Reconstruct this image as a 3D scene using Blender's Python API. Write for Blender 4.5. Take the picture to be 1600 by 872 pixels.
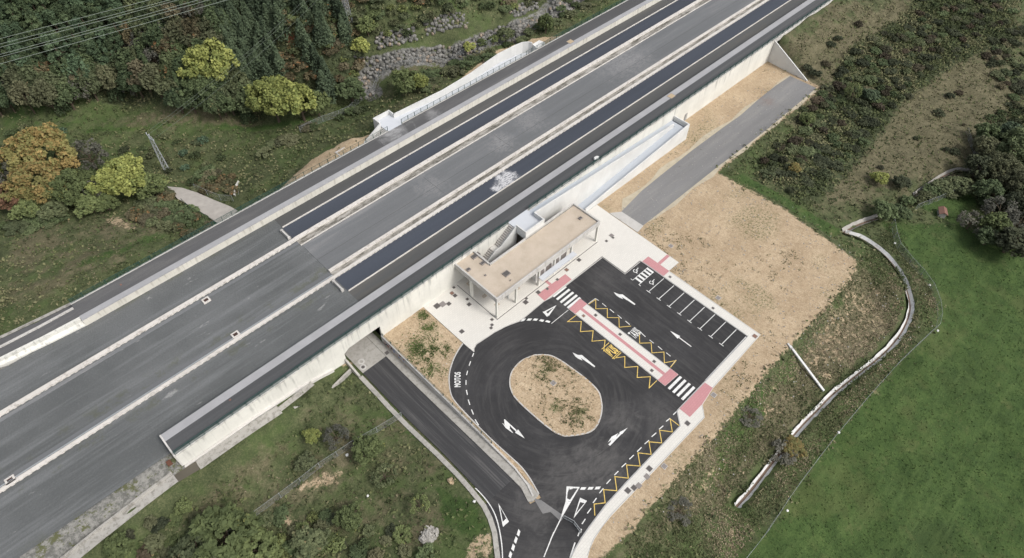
import bpy, bmesh, math, random
import numpy as np
from mathutils import Vector, Matrix, Euler
from mathutils.geometry import tessellate_polygon
R = math.radians
random.seed(7); rng = np.random.default_rng(11)
for o in list(bpy.data.objects): bpy.data.objects.remove(o)
scene = bpy.context.scene
COL = scene.collection

# ------------------------------------------------------------------ camera
FPX, CAMH = 1044.93, 105.43
M = np.array([[0.71713686, -0.69680607, 0.01326735],
              [-0.53563929, -0.56324706, -0.62916079],
              [0.44587586, 0.44408788, -0.77716193]])      # rows: right, down, forward
cam_d = bpy.data.cameras.new('camera'); cam = bpy.data.objects.new('camera', cam_d); COL.objects.link(cam)
cam_d.sensor_width = 36.0; cam_d.lens = FPX / 1600 * 36; cam_d.clip_end = 9000; cam_d.clip_start = 0.5
mw = Matrix.Identity(4)
for i in range(3):
    mw[i][0] = M[0][i]; mw[i][1] = -M[1][i]; mw[i][2] = -M[2][i]
mw[0][3], mw[1][3], mw[2][3] = 0, 0, CAMH
cam.matrix_world = mw
scene.camera = cam
# ------------------------------------------------------------------ sky, sun, exposure
SUN_EL, SUN_AZ = 48, 163            # azimuth measured clockwise from +Y
world = bpy.data.worlds.new('World'); scene.world = world; world.use_nodes = True
wt = world.node_tree; wt.nodes.clear()
wo = wt.nodes.new('ShaderNodeOutputWorld'); bg = wt.nodes.new('ShaderNodeBackground')
sky = wt.nodes.new('ShaderNodeTexSky'); sky.sky_type = 'NISHITA'; sky.sun_disc = False
sky.sun_elevation = R(SUN_EL); sky.sun_rotation = R(SUN_AZ)
sky.air_density = 1.0; sky.dust_density = 4.0; sky.ozone_density = 1.0
hs = wt.nodes.new('ShaderNodeHueSaturation'); hs.inputs['Saturation'].default_value = 0.35
wt.links.new(sky.outputs[0], hs.inputs['Color']); wt.links.new(hs.outputs[0], bg.inputs[0]); wt.links.new(bg.outputs[0], wo.inputs[0])
bg.inputs[1].default_value = 0.135
sd = bpy.data.lights.new('sun', 'SUN'); sun = bpy.data.objects.new('sun', sd); COL.objects.link(sun)
sd.energy = 1.45; sd.angle = R(15); sd.color = (1.0, 0.965, 0.91)
az = R(SUN_AZ); el = R(SUN_EL)
sdir = Vector((math.sin(az) * math.cos(el), math.cos(az) * math.cos(el), math.sin(el)))
sun.rotation_euler = sdir.to_track_quat('Z', 'Y').to_euler(); sun.location = (0, 0, 150)
scene.view_settings.view_transform = 'Standard'; scene.view_settings.look = 'None'
scene.view_settings.gamma = 1; scene.view_settings.use_curve_mapping = False
scene.view_settings.exposure = 0.42
scene.render.resolution_x = 1024; scene.render.resolution_y = 558

# ------------------------------------------------------------------ pixel of the photograph -> point in the world
def G(x, y, z=0.0):
    d = np.array([(x - 800) / FPX, (y - 436) / FPX, 1.0]) @ M
    t = (z - CAMH) / d[2]
    return (float(d[0] * t), float(d[1] * t))
def Z(ox, oy, s, pts, z=0.0):
    return [G(ox + a / s, oy + b / s, z) for a, b in pts]

# ------------------------------------------------------------------ node helpers
class NT:
    def __init__(s, name):
        s.m = bpy.data.materials.new(name); s.m.use_nodes = True; s.t = s.m.node_tree; s.t.nodes.clear()
        s.out = s.t.nodes.new('ShaderNodeOutputMaterial'); s.b = s.t.nodes.new('ShaderNodeBsdfPrincipled')
        s.t.links.new(s.b.outputs[0], s.out.inputs[0]); s.b.inputs['Roughness'].default_value = 0.9
        s.b.inputs['Specular IOR Level'].default_value = 0.25
        s.tc = s.t.nodes.new('ShaderNodeTexCoord').outputs['Object']
    def link(s, a, b):
        if hasattr(a, 'is_linked') or hasattr(a, 'links'): s.t.links.new(a, b)
        elif isinstance(a, (tuple, list)):
            b.default_value = tuple(a) + ((1,) if len(a) == 3 and len(b.default_value) == 4 else ())
        else: b.default_value = a
    def map(s, sc=(1, 1, 1), rot=0, loc=(0, 0, 0)):
        n = s.t.nodes.new('ShaderNodeMapping'); s.t.links.new(s.tc, n.inputs[0])
        n.inputs['Scale'].default_value = sc; n.inputs['Rotation'].default_value = (0, 0, rot); n.inputs['Location'].default_value = loc
        return n.outputs[0]
    def noise(s, scale, detail=3, rough=.55, vec=None, dist=0):
        n = s.t.nodes.new('ShaderNodeTexNoise'); s.t.links.new(vec if vec is not None else s.tc, n.inputs['Vector'])
        n.inputs['Scale'].default_value = scale; n.inputs['Detail'].default_value = detail
        n.inputs['Roughness'].default_value = rough; n.inputs['Distortion'].default_value = dist
        return n.outputs['Fac']
    def vor(s, scale, vec=None, out='Distance', feature='F1'):
        n = s.t.nodes.new('ShaderNodeTexVoronoi'); s.t.links.new(vec if vec is not None else s.tc, n.inputs['Vector'])
        n.feature = feature; n.inputs['Scale'].default_value = scale; return n.outputs[out]
    def attr(s, name):
        n = s.t.nodes.new('ShaderNodeAttribute'); n.attribute_name = name
        c = s.t.nodes.new('ShaderNodeSeparateColor'); s.t.links.new(n.outputs['Color'], c.inputs[0]); return c.outputs
    def math(s, op, a, b=0.0, c=None, clamp=False):
        n = s.t.nodes.new('ShaderNodeMath'); n.operation = op; n.use_clamp = clamp
        s.link(a, n.inputs[0]); s.link(b, n.inputs[1])
        if c is not None: s.link(c, n.inputs[2])
        return n.outputs[0]
    def ss(s, v, lo, hi, a=0.0, b=1.0):
        n = s.t.nodes.new('ShaderNodeMapRange'); n.interpolation_type = 'SMOOTHSTEP'
        s.link(v, n.inputs['Value'])
        for k, x in zip(('From Min', 'From Max', 'To Min', 'To Max'), (lo, hi, a, b)): n.inputs[k].default_value = x
        return n.outputs['Result']
    def mix(s, f, a, b, mode='MIX'):
        n = s.t.nodes.new('ShaderNodeMix'); n.data_type = 'RGBA'; n.blend_type = mode; n.clamp_factor = True
        s.link(f, n.inputs[0]); s.link(a, n.inputs[6]); s.link(b, n.inputs[7]); return n.outputs[2]
    def ramp(s, f, stops):
        n = s.t.nodes.new('ShaderNodeValToRGB'); cr = n.color_ramp
        while len(cr.elements) < len(stops): cr.elements.new(.5)
        for e, (p, c) in zip(cr.elements, stops): e.position = p; e.color = tuple(c) + (1,)
        s.link(f, n.inputs[0]); return n.outputs[0]
    def sep(s):
        n = s.t.nodes.new('ShaderNodeSeparateXYZ'); s.t.links.new(s.tc, n.inputs[0]); return n.outputs
    def bump(s, h, strength=.5, dist=.1):
        n = s.t.nodes.new('ShaderNodeBump'); n.inputs['Strength'].default_value = strength; n.inputs['Distance'].default_value = dist
        s.link(h, n.inputs['Height']); s.t.links.new(n.outputs[0], s.b.inputs['Normal'])
    def col(s, c): s.link(c, s.b.inputs['Base Color']); return s
    def rough(s, v): s.link(v, s.b.inputs['Roughness']); return s

MT = {}
def plain(name, c, rough=.85, metal=0.0, var=.12, scale=2.0):
    n = NT(name); f = n.noise(scale, 4, .6)
    n.col(n.mix(f, tuple(x * (1 - var) for x in c), tuple(min(1, x * (1 + var)) for x in c)))
    n.rough(rough); n.b.inputs['Metallic'].default_value = metal; MT[name] = n.m; return n.m

# concrete / walls with vertical water stains
def concrete(name, c, stain=(.16, .16, .15), amt=.5, lo=.5, topz=6.7, drop=4.0):
    n = NT(name)
    big = n.noise(.22, 4, .6); fine = n.noise(5, 3, .6)
    base = n.mix(n.ss(big, .3, .75), tuple(x * .9 for x in c), tuple(min(1, x * 1.06) for x in c))
    base = n.mix(n.math('MULTIPLY', n.ss(fine, .35, .75), .22), base, tuple(x * .7 for x in c))
    st = n.noise(1, 4, .65, n.map((1.5, 1.5, .12)))
    xyz = n.sep()
    g = n.ss(xyz[2], topz - drop, topz, 0.12, 1.0)
    f = n.math('MULTIPLY', n.math('MULTIPLY', n.ss(st, lo, lo + .22), g), amt)
    base = n.mix(f, base, stain)
    # formwork joints
    w = n.math('PINGPONG', xyz[0], 1.25)
    base = n.mix(n.math('MULTIPLY', n.ss(w, .05, .0), .18), base, stain)
    n.col(base); n.bump(fine, .25, .03); MT[name] = n.m; return n.m
concrete('white_wall', (.66, .65, .60), amt=.6, lo=.5)
concrete('coping', (.58, .56, .53), (.2, .19, .18), .75, .42, 9, 6)
concrete('kerb_concrete', (.50, .485, .46), (.2, .19, .17), .5, .5, 8, 16)
concrete('old_concrete', (.38, .365, .335), (.14, .13, .11), .75, .45, 8, 16)
concrete('clean_white', (.62, .62, .605), (.42, .42, .42), .45, .55, 8, 14)
concrete('platform_face', (.60, .58, .52), (.22, .2, .17), .6, .48, 6.9, 2.5)
plain('grey_floor', (.42, .45, .49), var=.06, scale=.8)
plain('light_floor', (.52, .54, .57), var=.05, scale=.8)
plain('dark_metal', (.06, .06, .065), .5, .4)
plain('rust_brown', (.13, .06, .04), .8)
plain('green_paint', (.018, .062, .055), .6, .0)
plain('galvanised', (.36, .38, .39), .5, .3)
plain('marking_white', (.74, .74, .72), .7, var=.06, scale=6)
plain('marking_yellow', (.60, .40, .09), .7, var=.1, scale=6)
plain('rubber_black', (.02, .02, .02), .8)
plain('cable_metal', (.17, .20, .17), .5, .2)
plain('bark', (.09, .07, .05), .95, var=.3)
plain('cover_steel', (.10, .092, .088), .6, .0, .25, 9)
plain('cover_frame', (.23, .21, .2), .8)
plain('cover_brown', (.22, .13, .1), .8, 0, .25, 8)
plain('tag_red', (.32, .05, .03), .8)
plain('tag_blue', (.12, .2, .42), .8)
plain('tile_red', (.20, .11, .085), .8)

for nm_ in ('marking_white', 'marking_yellow'):
    n = NT(nm_); c = (.72, .72, .70) if 'white' in nm_ else (.68, .49, .15); w = n.noise(4.5, 4, .8); w2 = n.noise(.5, 3, .6)
    b_ = n.mix(n.ss(w2, .35, .7), c, tuple(v * .86 for v in c)); n.col(n.mix(n.math('MULTIPLY', n.ss(w, .54, .66), .62), b_, tuple(v * .3 for v in c))); MT[nm_] = n.m
def asphalt(name, c, light, streak=(1, 1, 1), rot=0, amt=.6, lo=.45, patches=None, patchcol=None, crisp=0, swirl_at=None):
    n = NT(name)
    fine = n.noise(9, 2, .7); big = n.noise(.12, 5, .6, n.map(streak, rot)); mid = n.noise(.8, 4, .7, n.map(streak, rot))
    base = n.mix(n.ss(big, .32, .7), c, tuple(x * 1.35 for x in c))
    f = n.math('MULTIPLY', n.ss(mid, lo, lo + .3), amt)
    f = n.math('MULTIPLY', f, n.ss(big, .35, .65))
    base = n.mix(f, base, light)
    base = n.mix(n.math('MULTIPLY', n.ss(fine, .3, .75), .35), base, tuple(x * .55 for x in c))
    if patches:                     # pale dusty patches left by site traffic: (x, y, radius, strength)
        xyz = n.sep(); wob = n.noise(.35, 5, .65, None, 1.2); swirl = n.noise(2.2 if crisp else 1.3, 5, .75, n.map((.5, 1.3, 1), .2 if crisp else .7))
        for (px, py, r, a) in patches:
            dx = n.math('SUBTRACT', xyz[0], px); dy = n.math('SUBTRACT', xyz[1], py)
            d = n.math('SQRT', n.math('ADD', n.math('MULTIPLY', dx, dx), n.math('MULTIPLY', dy, dy)))
            d = n.math('ADD', d, n.math('MULTIPLY', n.math('SUBTRACT', wob, .5), r * 1.8))
            f = n.math('MULTIPLY', n.math('MULTIPLY', n.ss(d, r, r * .1), a), n.ss(swirl, .42 if crisp else .3, .52 if crisp else .65, .12 if crisp else .35, 1))
            base = n.mix(f, base, patchcol or light)
    if swirl_at:                    # tyre-polished arcs round the island and straight wheel paths beyond
        xyz = n.sep(); dx = n.math('SUBTRACT', xyz[0], swirl_at[0]); dy = n.math('SUBTRACT', xyz[1], swirl_at[1])
        rad = n.math('SQRT', n.math('ADD', n.math('MULTIPLY', dx, dx), n.math('MULTIPLY', dy, dy))); an = n.math('ARCTAN2', dy, dx)
        cx = n.t.nodes.new('ShaderNodeCombineXYZ'); n.link(n.math('MULTIPLY', an, 1.6), cx.inputs[0]); n.link(n.math('MULTIPLY', rad, 1.1), cx.inputs[1])
        arc = n.noise(1.0, 5, .7, cx.outputs[0]); lin = n.noise(1.0, 5, .7, n.map((1.3, .12, 1)))
        tr = n.mix(n.ss(xyz[0], 56, 60), n.ss(arc, .46, .66), n.ss(lin, .46, .66))
        base = n.mix(n.math('MULTIPLY', tr, .38), base, (.088, .085, .083))
        tr2 = n.mix(n.ss(xyz[0], 56, 60), n.ss(arc, .44, .34), n.ss(lin, .44, .34))
        base = n.mix(n.math('MULTIPLY', tr2, .4), base, (.024, .024, .025))
        oil = n.noise(.55, 5, .75, n.map((1, 1, 1), 0, (40, 3, 0))); base = n.mix(n.math('MULTIPLY', n.ss(oil, .63, .7), .35), base, (.018, .018, .019))
    n.col(base); n.bump(fine, .3, .02); MT[name] = n.m; return n.m
asphalt('lot_asphalt', (.036, .0355, .037), (.085, .082, .080), amt=.4, lo=.45,
        patches=[(63, 47, 6, .35), (52, 24.5, 4.5, .6), (44, 22, 6, .65), (38, 24, 7, .5), (30, 24, 5, .5), (58, 20, 6, .35), (66, 34, 4, .15), (75, 47, 6, .25), (25, 18, 6, .3)], patchcol=(.125, .12, .116), swirl_at=(47.2, 36))
asphalt('road_asphalt', (.045, .045, .047), (.16, .155, .15), (3.2, .09, 1), 0, .9, .42)
asphalt('deck_asphalt', (.072, .074, .077), (.13, .13, .13), (.05, 2.2, 1), 0, .6, .42)
asphalt('far_deck_asphalt', (.085, .085, .087), (.17, .165, .16), (.12, .9, 1), 0, .6, .42, patches=[(67, 107, 5, .8), (78, 105, 3, .5)], patchcol=(.36, .36, .36))
asphalt('strip_asphalt', (.078, .079, .079), (.15, .135, .11), (.05, 1.2, 1), 0, .7, .45)
asphalt('service_asphalt', (.175, .173, .172), (.30, .29, .27), (.10, .8, 1), 0, .6, .42, patches=[(150, 57, 3, .6)], patchcol=(.2, .15, .13))
asphalt('pit_mat', (.050, .057, .072), (.085, .092, .11), (.06, 1.2, 1), 0, .5, .5, patches=[(76.5, 78.6, 3.4, 1.6), (73, 77.9, 1.6, 1.4)], patchcol=(.5, .5, .51), crisp=1)
asphalt('slab_grey', (.135, .14, .145), (.27, .265, .265), (.06, .9, 1), 0, .75, .42, patches=[(63, 88, 5, .4), (84, 88, 5, .55), (95, 90, 6, .45), (130, 90, 12, .45)], patchcol=(.27, .265, .265), crisp=1)
def gravel():
    n = NT('track_gravel')
    fine = n.vor(3.2); f2 = n.noise(7, 3, .7); streak = n.noise(.5, 5, .65, n.map((.07, 1.3, 1))); big = n.noise(.06, 4, .6)
    base = n.mix(n.ss(big, .35, .65), (.098, .103, .104), (.132, .137, .139))
    base = n.mix(n.math('MULTIPLY', n.ss(streak, .45, .7), .7), base, (.19, .196, .20))
    base = n.mix(n.math('MULTIPLY', n.ss(f2, .35, .7), .3), base, (.065, .069, .067))
    wd = n.noise(.28, 6, .75); xyz = n.sep()
    # moss along the channel lines and edges
    e = n.math('MAXIMUM', n.math('MAXIMUM', n.ss(n.math('ABSOLUTE', n.math('SUBTRACT', xyz[1], 84.0)), 2.2, .2), n.ss(n.math('ABSOLUTE', n.math('SUBTRACT', xyz[1], 79.6)), 1.6, .2)),
               n.math('MAXIMUM', n.ss(xyz[1], 71.5, 68.0), n.ss(xyz[1], 101.6, 102.6)))
    gr = n.noise(2.6, 4, .85); base = n.mix(n.math('MULTIPLY', n.ss(gr, .54, .68), .2), base, (.22, .225, .225)); base = n.mix(n.math('MULTIPLY', n.ss(gr, .46, .36), .25), base, (.07, .074, .072))
    base = n.mix(n.math('MULTIPLY', n.math('MULTIPLY', n.ss(wd, .5, .62), e), .4), base, (.085, .09, .05))
    wp = n.noise(.35, 5, .7, n.map((.6, 1.6, 1), 0, (5, 3, 0)))
    base = n.mix(n.math('MULTIPLY', n.ss(wp, .63, .72), .6), base, (.34, .34, .33))
    n.col(base); n.bump(fine, .6, .06); MT['track_gravel'] = n.m
gravel()
def paving(name, c, d):
    n = NT(name); br = n.t.nodes.new('ShaderNodeTexBrick'); n.t.links.new(n.tc, br.inputs['Vector'])
    br.inputs['Scale'].default_value = 1; br.inputs['Brick Width'].default_value = .6; br.inputs['Row Height'].default_value = .4; br.inputs['Mortar Size'].default_value = .02
    for k, x in (('Color1', c), ('Color2', tuple(v * .95 for v in c)), ('Mortar', d)): br.inputs[k].default_value = x + (1,)
    big = n.noise(.25, 4, .6)
    b = n.mix(n.math('MULTIPLY', n.ss(big, .4, .75), .35), br.outputs['Color'], tuple(v * .84 for v in c))
    n.col(b); MT[name] = n.m
paving('plaza_paving', (.64, .62, .575), (.50, .48, .44)); paving('pink_paving', (.50, .25, .26), (.40, .20, .20))
def roofm():
    n = NT('roof_gravel'); f = n.noise(14, 2, .7); b = n.noise(.4, 4, .6)
    base = n.mix(n.ss(f, .3, .7), (.36, .295, .23), (.62, .54, .445)); base = n.mix(n.math('MULTIPLY', n.ss(b, .35, .7), .25), base, (.26, .21, .15))
    n.col(base); n.bump(f, .5, .03); MT['roof_gravel'] = n.m
roofm()
def gutterm():
    n = NT('dirty_gutter'); f = n.noise(.7, 5, .75, n.map((.45, 1.4, 1))); f2 = n.noise(6, 3, .7)
    base = n.ramp(f, [(.3, (.035, .035, .03)), (.44, (.16, .15, .13)), (.56, (.34, .32, .29)), (.75, (.46, .44, .41))])
    n.col(n.mix(n.math('MULTIPLY', n.ss(f2, .4, .7), .3), base, (.1, .095, .07))); MT['dirty_gutter'] = n.m
gutterm()
def rockm():
    n = NT('boulder_stone'); a = n.attr('Col'); f = n.noise(1.4, 5, .7)
    base = n.mix(a[0], (.12, .118, .11), (.25, .243, .23)); base = n.mix(n.ss(f, .42, .7), base, (.10, .10, .085)); base = n.mix(n.math('MULTIPLY', n.ss(a[1], .8, 1), .6), base, (.36, .27, .19))
    n.col(base); n.bump(f, .6, .2); MT['boulder_stone'] = n.m
rockm()
def dirtcol(n):
    f = n.noise(1.1, 6, .72); f2 = n.noise(.16, 5, .6); v = n.noise(4.5, 3, .75)
    d = n.mix(n.ss(f2, .3, .7), (.37, .278, .180), (.485, .378, .255))
    d = n.mix(n.math('MULTIPLY', n.ss(f, .46, .66), .55), d, (.25, .18, .105))
    d = n.mix(n.math('MULTIPLY', n.ss(v, .42, .7), .5), d, (.18, .135, .08))
    d = n.mix(n.math('MULTIPLY', n.ss(v, .5, .3), .45), d, (.54, .43, .30))
    ft = n.noise(1.0, 5, .8, n.map((2.6, .9, 1), .9)); d = n.mix(n.math('MULTIPLY', n.ss(ft, .5, .66), .45), d, (.58, .475, .35)); d = n.mix(n.math('MULTIPLY', n.ss(ft, .46, .34), .4), d, (.27, .20, .13))
    k = n.noise(2.0, 5, .85, n.map((1, 1, 1), .4, (77, 5, 0)))
    d = n.mix(n.math('MULTIPLY', n.ss(k, .59, .68), .55), d, (.13, .105, .06))
    return d
def terrainm(name, hold=None):
    n = NT(name)
    z1 = n.attr('zone'); z2 = n.attr('zone2')
    fine = n.noise(3.4, 4, .75); mid = n.noise(.5, 6, .7); big = n.noise(.09, 5, .65)
    mix_ = n.math('ADD', n.math('MULTIPLY', fine, .55), n.math('MULTIPLY', mid, .45))
    veg = n.ramp(mix_, [(.36, (.034, .042, .019)), (.48, (.060, .074, .032)), (.57, (.095, .105, .05)), (.66, (.145, .145, .078))])
    dry = n.ramp(mix_, [(.34, (.060, .058, .032)), (.48, (.102, .094, .053)), (.58, (.148, .132, .080)), (.70, (.215, .185, .12))])
    dn = n.noise(.16, 6, .7, n.map((1, 1, 1), 0, (31, 7, 0)))
    veg = n.mix(n.ss(n.noise(.13, 5, .65, n.map((1, 1, 1), 0, (8, 4, 0))), .45, .62), veg, n.mix(.5, veg, (.062, .098, .028)))
    base = n.mix(n.ss(n.math('ADD', z2[0], n.math('MULTIPLY', n.math('SUBTRACT', dn, .5), 1.7)), .35, .65), veg, dry)
    mead = n.ramp(n.math('ADD', n.math('MULTIPLY', fine, .5), n.math('MULTIPLY', n.noise(.35, 6, .7, None, .4), .5)), [(.36, (.024, .046, .013)), (.48, (.042, .074, .020)), (.58, (.060, .098, .027)), (.70, (.10, .125, .042))])
    mead = n.mix(n.math('MULTIPLY', n.ss(big, .52, .66), .38), mead, (.088, .096, .036))
    mead = n.mix(n.math('MULTIPLY', n.ss(n.noise(.045, 5, .6), .5, .36), .5), mead, (.028, .045, .015))
    mw_ = n.noise(1.0, 4, .7, n.map((.05, .9, 1), .95)); mead = n.mix(n.math('MULTIPLY', n.ss(mw_, .5, .66), .3), mead, (.088, .128, .042)); mead = n.mix(n.math('MULTIPLY', n.ss(n.noise(.22, 6, .75, n.map((1, 1, 1), 0, (71, 2, 0))), .56, .7), .5), mead, (.105, .118, .045))
    edge = n.math('MULTIPLY', n.math('SUBTRACT', n.noise(.6, 6, .75, n.map((1, 1, 1), 0, (3, 17, 0))), .5), 1.3)
    base = n.mix(n.ss(n.math('ADD', z1[1], edge), .35, .65), base, mead)
    scr = n.ramp(mix_, [(.38, (.030, .037, .019)), (.5, (.050, .062, .029)), (.62, (.080, .090, .044))])
    base = n.mix(n.ss(n.math('ADD', z1[2], edge), .35, .65), base, scr)
    base = n.mix(n.ss(n.math('ADD', z2[2], edge), .35, .65), base, n.mix(fine, (.10, .035, .018), (.19, .085, .045)))
    d = dirtcol(n)
    en = n.math('MULTIPLY', n.math('SUBTRACT', n.noise(.9, 6, .8, n.map((1, 1, 1), 0, (13, 1, 0))), .5), 1.5)
    gw = n.math('MULTIPLY', n.ss(n.noise(.075, 4, .5, n.map((1, 1, 1), 0, (2, 9, 0))), .52, .68), n.ss(n.noise(2.2, 5, .8), .47, .6))
    d = n.mix(n.math('MULTIPLY', gw, .8), d, (.07, .095, .03))
    df = n.ss(n.math('ADD', z1[0], en), .4, .6)
    sp = n.ss(n.noise(.28, 4, .7, n.map((1, 1, 1), 0, (51, 23, 0))), .635, .68)
    df = n.math('MAXIMUM', df, n.math('MULTIPLY', n.math('MULTIPLY', sp, .85), z2[1]))
    base = n.mix(df, base, d)
    g = n.mix(n.ss(n.noise(1.2, 6, .8), .38, .62), (.10, .10, .092), (.23, .225, .21)); g = n.mix(n.ss(n.noise(.5, 5, .8, n.map((1, 1, 1), 0, (6, 6, 0))), .52, .6), g, (.085, .09, .045))
    xx = n.attr('zone3')
    base = n.mix(n.ss(n.math('ADD', xx[0], edge), .35, .65), base, g)
    n.col(base); n.bump(mix_, .6, .25); n.rough(.95); MT[name] = n.m
terrainm('terrain_ground')
def foliage(name, a, b, c=None, accent=.0, acol=(.2, .1, .03)):
    def tn(q):
        g = sum(q) / 3; return tuple(max(.004, (g + (v - g) * .80) * 1.62) for v in q)
    a, b, acol = tn(a), tn(b), tn(acol); c = tn(c) if c else None
    n = NT(name); t = n.attr('Col'); oi = n.t.nodes.new('ShaderNodeObjectInfo').outputs['Random']
    col = n.mix(t[0], a, b)
    if c: col = n.mix(n.ss(oi, .55, .95), col, n.mix(t[0], tuple(x * .6 for x in c), c))
    if accent: col = n.mix(n.math('MULTIPLY', n.ss(t[1], 1 - accent, 1 - accent + .05), .8), col, acol)
    col = n.mix(1.0, col, n.mix(n.ss(n.math('FRACT', n.math('MULTIPLY', oi, 7.3)), 0, 1), (.72, .74, .74), (1.2, 1.18, 1.15)), 'MULTIPLY')
    n.col(col); n.rough(.8)
    tr = n.t.nodes.new('ShaderNodeBsdfTranslucent'); n.link(col, tr.inputs[0])
    ms = n.t.nodes.new('ShaderNodeMixShader'); ms.inputs[0].default_value = .22
    n.t.links.new(n.b.outputs[0], ms.inputs[1]); n.t.links.new(tr.outputs[0], ms.inputs[2]); n.t.links.new(ms.outputs[0], n.out.inputs[0])
    MT[name] = n.m
foliage('leaf_dark', (.030, .046, .018), (.096, .130, .050), (.10, .105, .05), .06, (.16, .13, .05))
foliage('leaf_pine', (.020, .036, .016), (.075, .105, .042), (.06, .1, .05), .05, (.14, .08, .04))
foliage('leaf_spruce', (.024, .040, .022), (.078, .110, .056))
foliage('leaf_yellow', (.11, .125, .022), (.28, .30, .06), None, .38, (.13, .16, .035))
foliage('leaf_orange', (.11, .08, .02), (.24, .165, .045), None, .55, (.13, .13, .035))
foliage('leaf_red', (.09, .045, .025), (.20, .10, .05), None, .3, (.12, .14, .04))
foliage('leaf_fresh', (.042, .058, .018), (.125, .155, .048), None, .08, (.24, .22, .04))
foliage('leaf_gorse', (.020, .026, .014), (.058, .068, .032), (.065, .05, .03), .05, (.11, .07, .04))
foliage('leaf_scrub', (.030, .042, .017), (.11, .128, .055), (.13, .11, .06), .08, (.2, .13, .06))
foliage('leaf_grey', (.045, .046, .035), (.12, .115, .09))
foliage('leaf_rust', (.042, .038, .018), (.115, .095, .045), (.08, .10, .035), .2, (.22, .1, .03))
def coverm():
    n = NT('weed_leaf'); a = n.t.nodes.new('ShaderNodeAttribute'); a.attribute_name = 'Col'; n.col(a.outputs['Color']); MT['weed_leaf'] = n.m
coverm()

# ------------------------------------------------------------------ object helpers
def props(o, label=None, cat=None, group=None, kind=None):
    if label: o['label'] = label
    if cat: o['category'] = cat
    if group: o['group'] = group
    if kind: o['kind'] = kind
    return o
def empty(name, loc=(0, 0, 0), rz=0, **k):
    o = bpy.data.objects.new(name, None); COL.objects.link(o); o.location = loc; o.rotation_euler = (0, 0, rz); o.empty_display_size = .5
    return props(o, **k)
class MB:
    def __init__(s): s.v = []; s.f = []; s.m = []
    def quad(s, a, b, c, d, m=0):
        i = len(s.v); s.v += [tuple(a), tuple(b), tuple(c), tuple(d)]; s.f.append((i, i + 1, i + 2, i + 3)); s.m.append(m)
    def box(s, x0, x1, y0, y1, z0, z1, m=0):
        s.hull([(x0, y0), (x1, y0), (x1, y1), (x0, y1)], z0, z1, m)
    def hull(s, poly, z0, z1, m=0):          # convex plan; z0/z1 number or per-corner list
        n = len(poly); i = len(s.v)
        zz0 = z0 if isinstance(z0, (list, tuple)) else [z0] * n; zz1 = z1 if isinstance(z1, (list, tuple)) else [z1] * n
        a = sum(poly[k][0] * poly[(k + 1) % n][1] - poly[(k + 1) % n][0] * poly[k][1] for k in range(n))
        if a < 0: poly = poly[::-1]; zz0 = zz0[::-1]; zz1 = zz1[::-1]
        s.v += [(p[0], p[1], z) for p, z in zip(poly, zz0)] + [(p[0], p[1], z) for p, z in zip(poly, zz1)]
        s.f.append(tuple(i + n - 1 - k for k in range(n))); s.f.append(tuple(i + n + k for k in range(n))); s.m += [m, m]
        for k in range(n):
            j = (k + 1) % n; s.f.append((i + k, i + j, i + n + j, i + n + k)); s.m.append(m)
    def bar(s, a, b, w, h=None, m=0):         # box beam between two 3D points
        a = Vector(a); b = Vector(b); d = (b - a); L = d.length
        if L < 1e-6: return
        d.normalize(); up = Vector((0, 0, 1)) if abs(d.z) < .95 else Vector((1, 0, 0))
        u = d.cross(up).normalized() * w / 2; v = u.normalized().cross(d) * (h or w) / 2; i = len(s.v)
        for p in (a, b): s.v += [tuple(p - u - v), tuple(p + u - v), tuple(p + u + v), tuple(p - u + v)]
        for q in ((0, 1, 5, 4), (1, 2, 6, 5), (2, 3, 7, 6), (3, 0, 4, 7), (3, 2, 1, 0), (4, 5, 6, 7)):
            s.f.append(tuple(i + k for k in q)); s.m.append(m)
    def tube(s, pts, r, n=6, m=0):
        i = len(s.v); pts = [Vector(p) for p in pts]; rr = r if isinstance(r, (list, tuple)) else [r] * len(pts)
        for k, p in enumerate(pts):
            d = (pts[min(k + 1, len(pts) - 1)] - pts[max(k - 1, 0)]).normalized()
            up = Vector((0, 0, 1)) if abs(d.z) < .9 else Vector((1, 0, 0)); u = d.cross(up).normalized(); v = u.cross(d)
            for q in range(n):
                t = 2 * math.pi * q / n; s.v.append(tuple(p + (u * math.cos(t) + v * math.sin(t)) * rr[k]))
        for k in range(len(pts) - 1):
            for q in range(n):
                a = i + k * n + q; b = i + k * n + (q + 1) % n; s.f.append((a, b, b + n, a + n)); s.m.append(m)
        s.f.append(tuple(i + q for q in range(n))); s.m.append(m)
        s.f.append(tuple(i + (len(pts) - 1) * n + n - 1 - q for q in range(n))); s.m.append(m)
    def build(s, name, mats, parent=None, bevel=0, **k):
        me = bpy.data.meshes.new(name); me.from_pydata(s.v, [], s.f)
        for m in (mats if isinstance(mats, (list, tuple)) else [mats]): me.materials.append(MT[m])
        me.polygons.foreach_set('material_index', s.m); me.update()
        bm = bmesh.new(); bm.from_mesh(me); bmesh.ops.recalc_face_normals(bm, faces=bm.faces); bm.to_mesh(me); bm.free()
        o = bpy.data.objects.new(name, me); COL.objects.link(o)
        if parent: o.parent = parent
        if bevel:
            b = o.modifiers.new('bevel', 'BEVEL'); b.width = bevel; b.segments = 1; b.limit_method = 'ANGLE'
        return props(o, **k)
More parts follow.
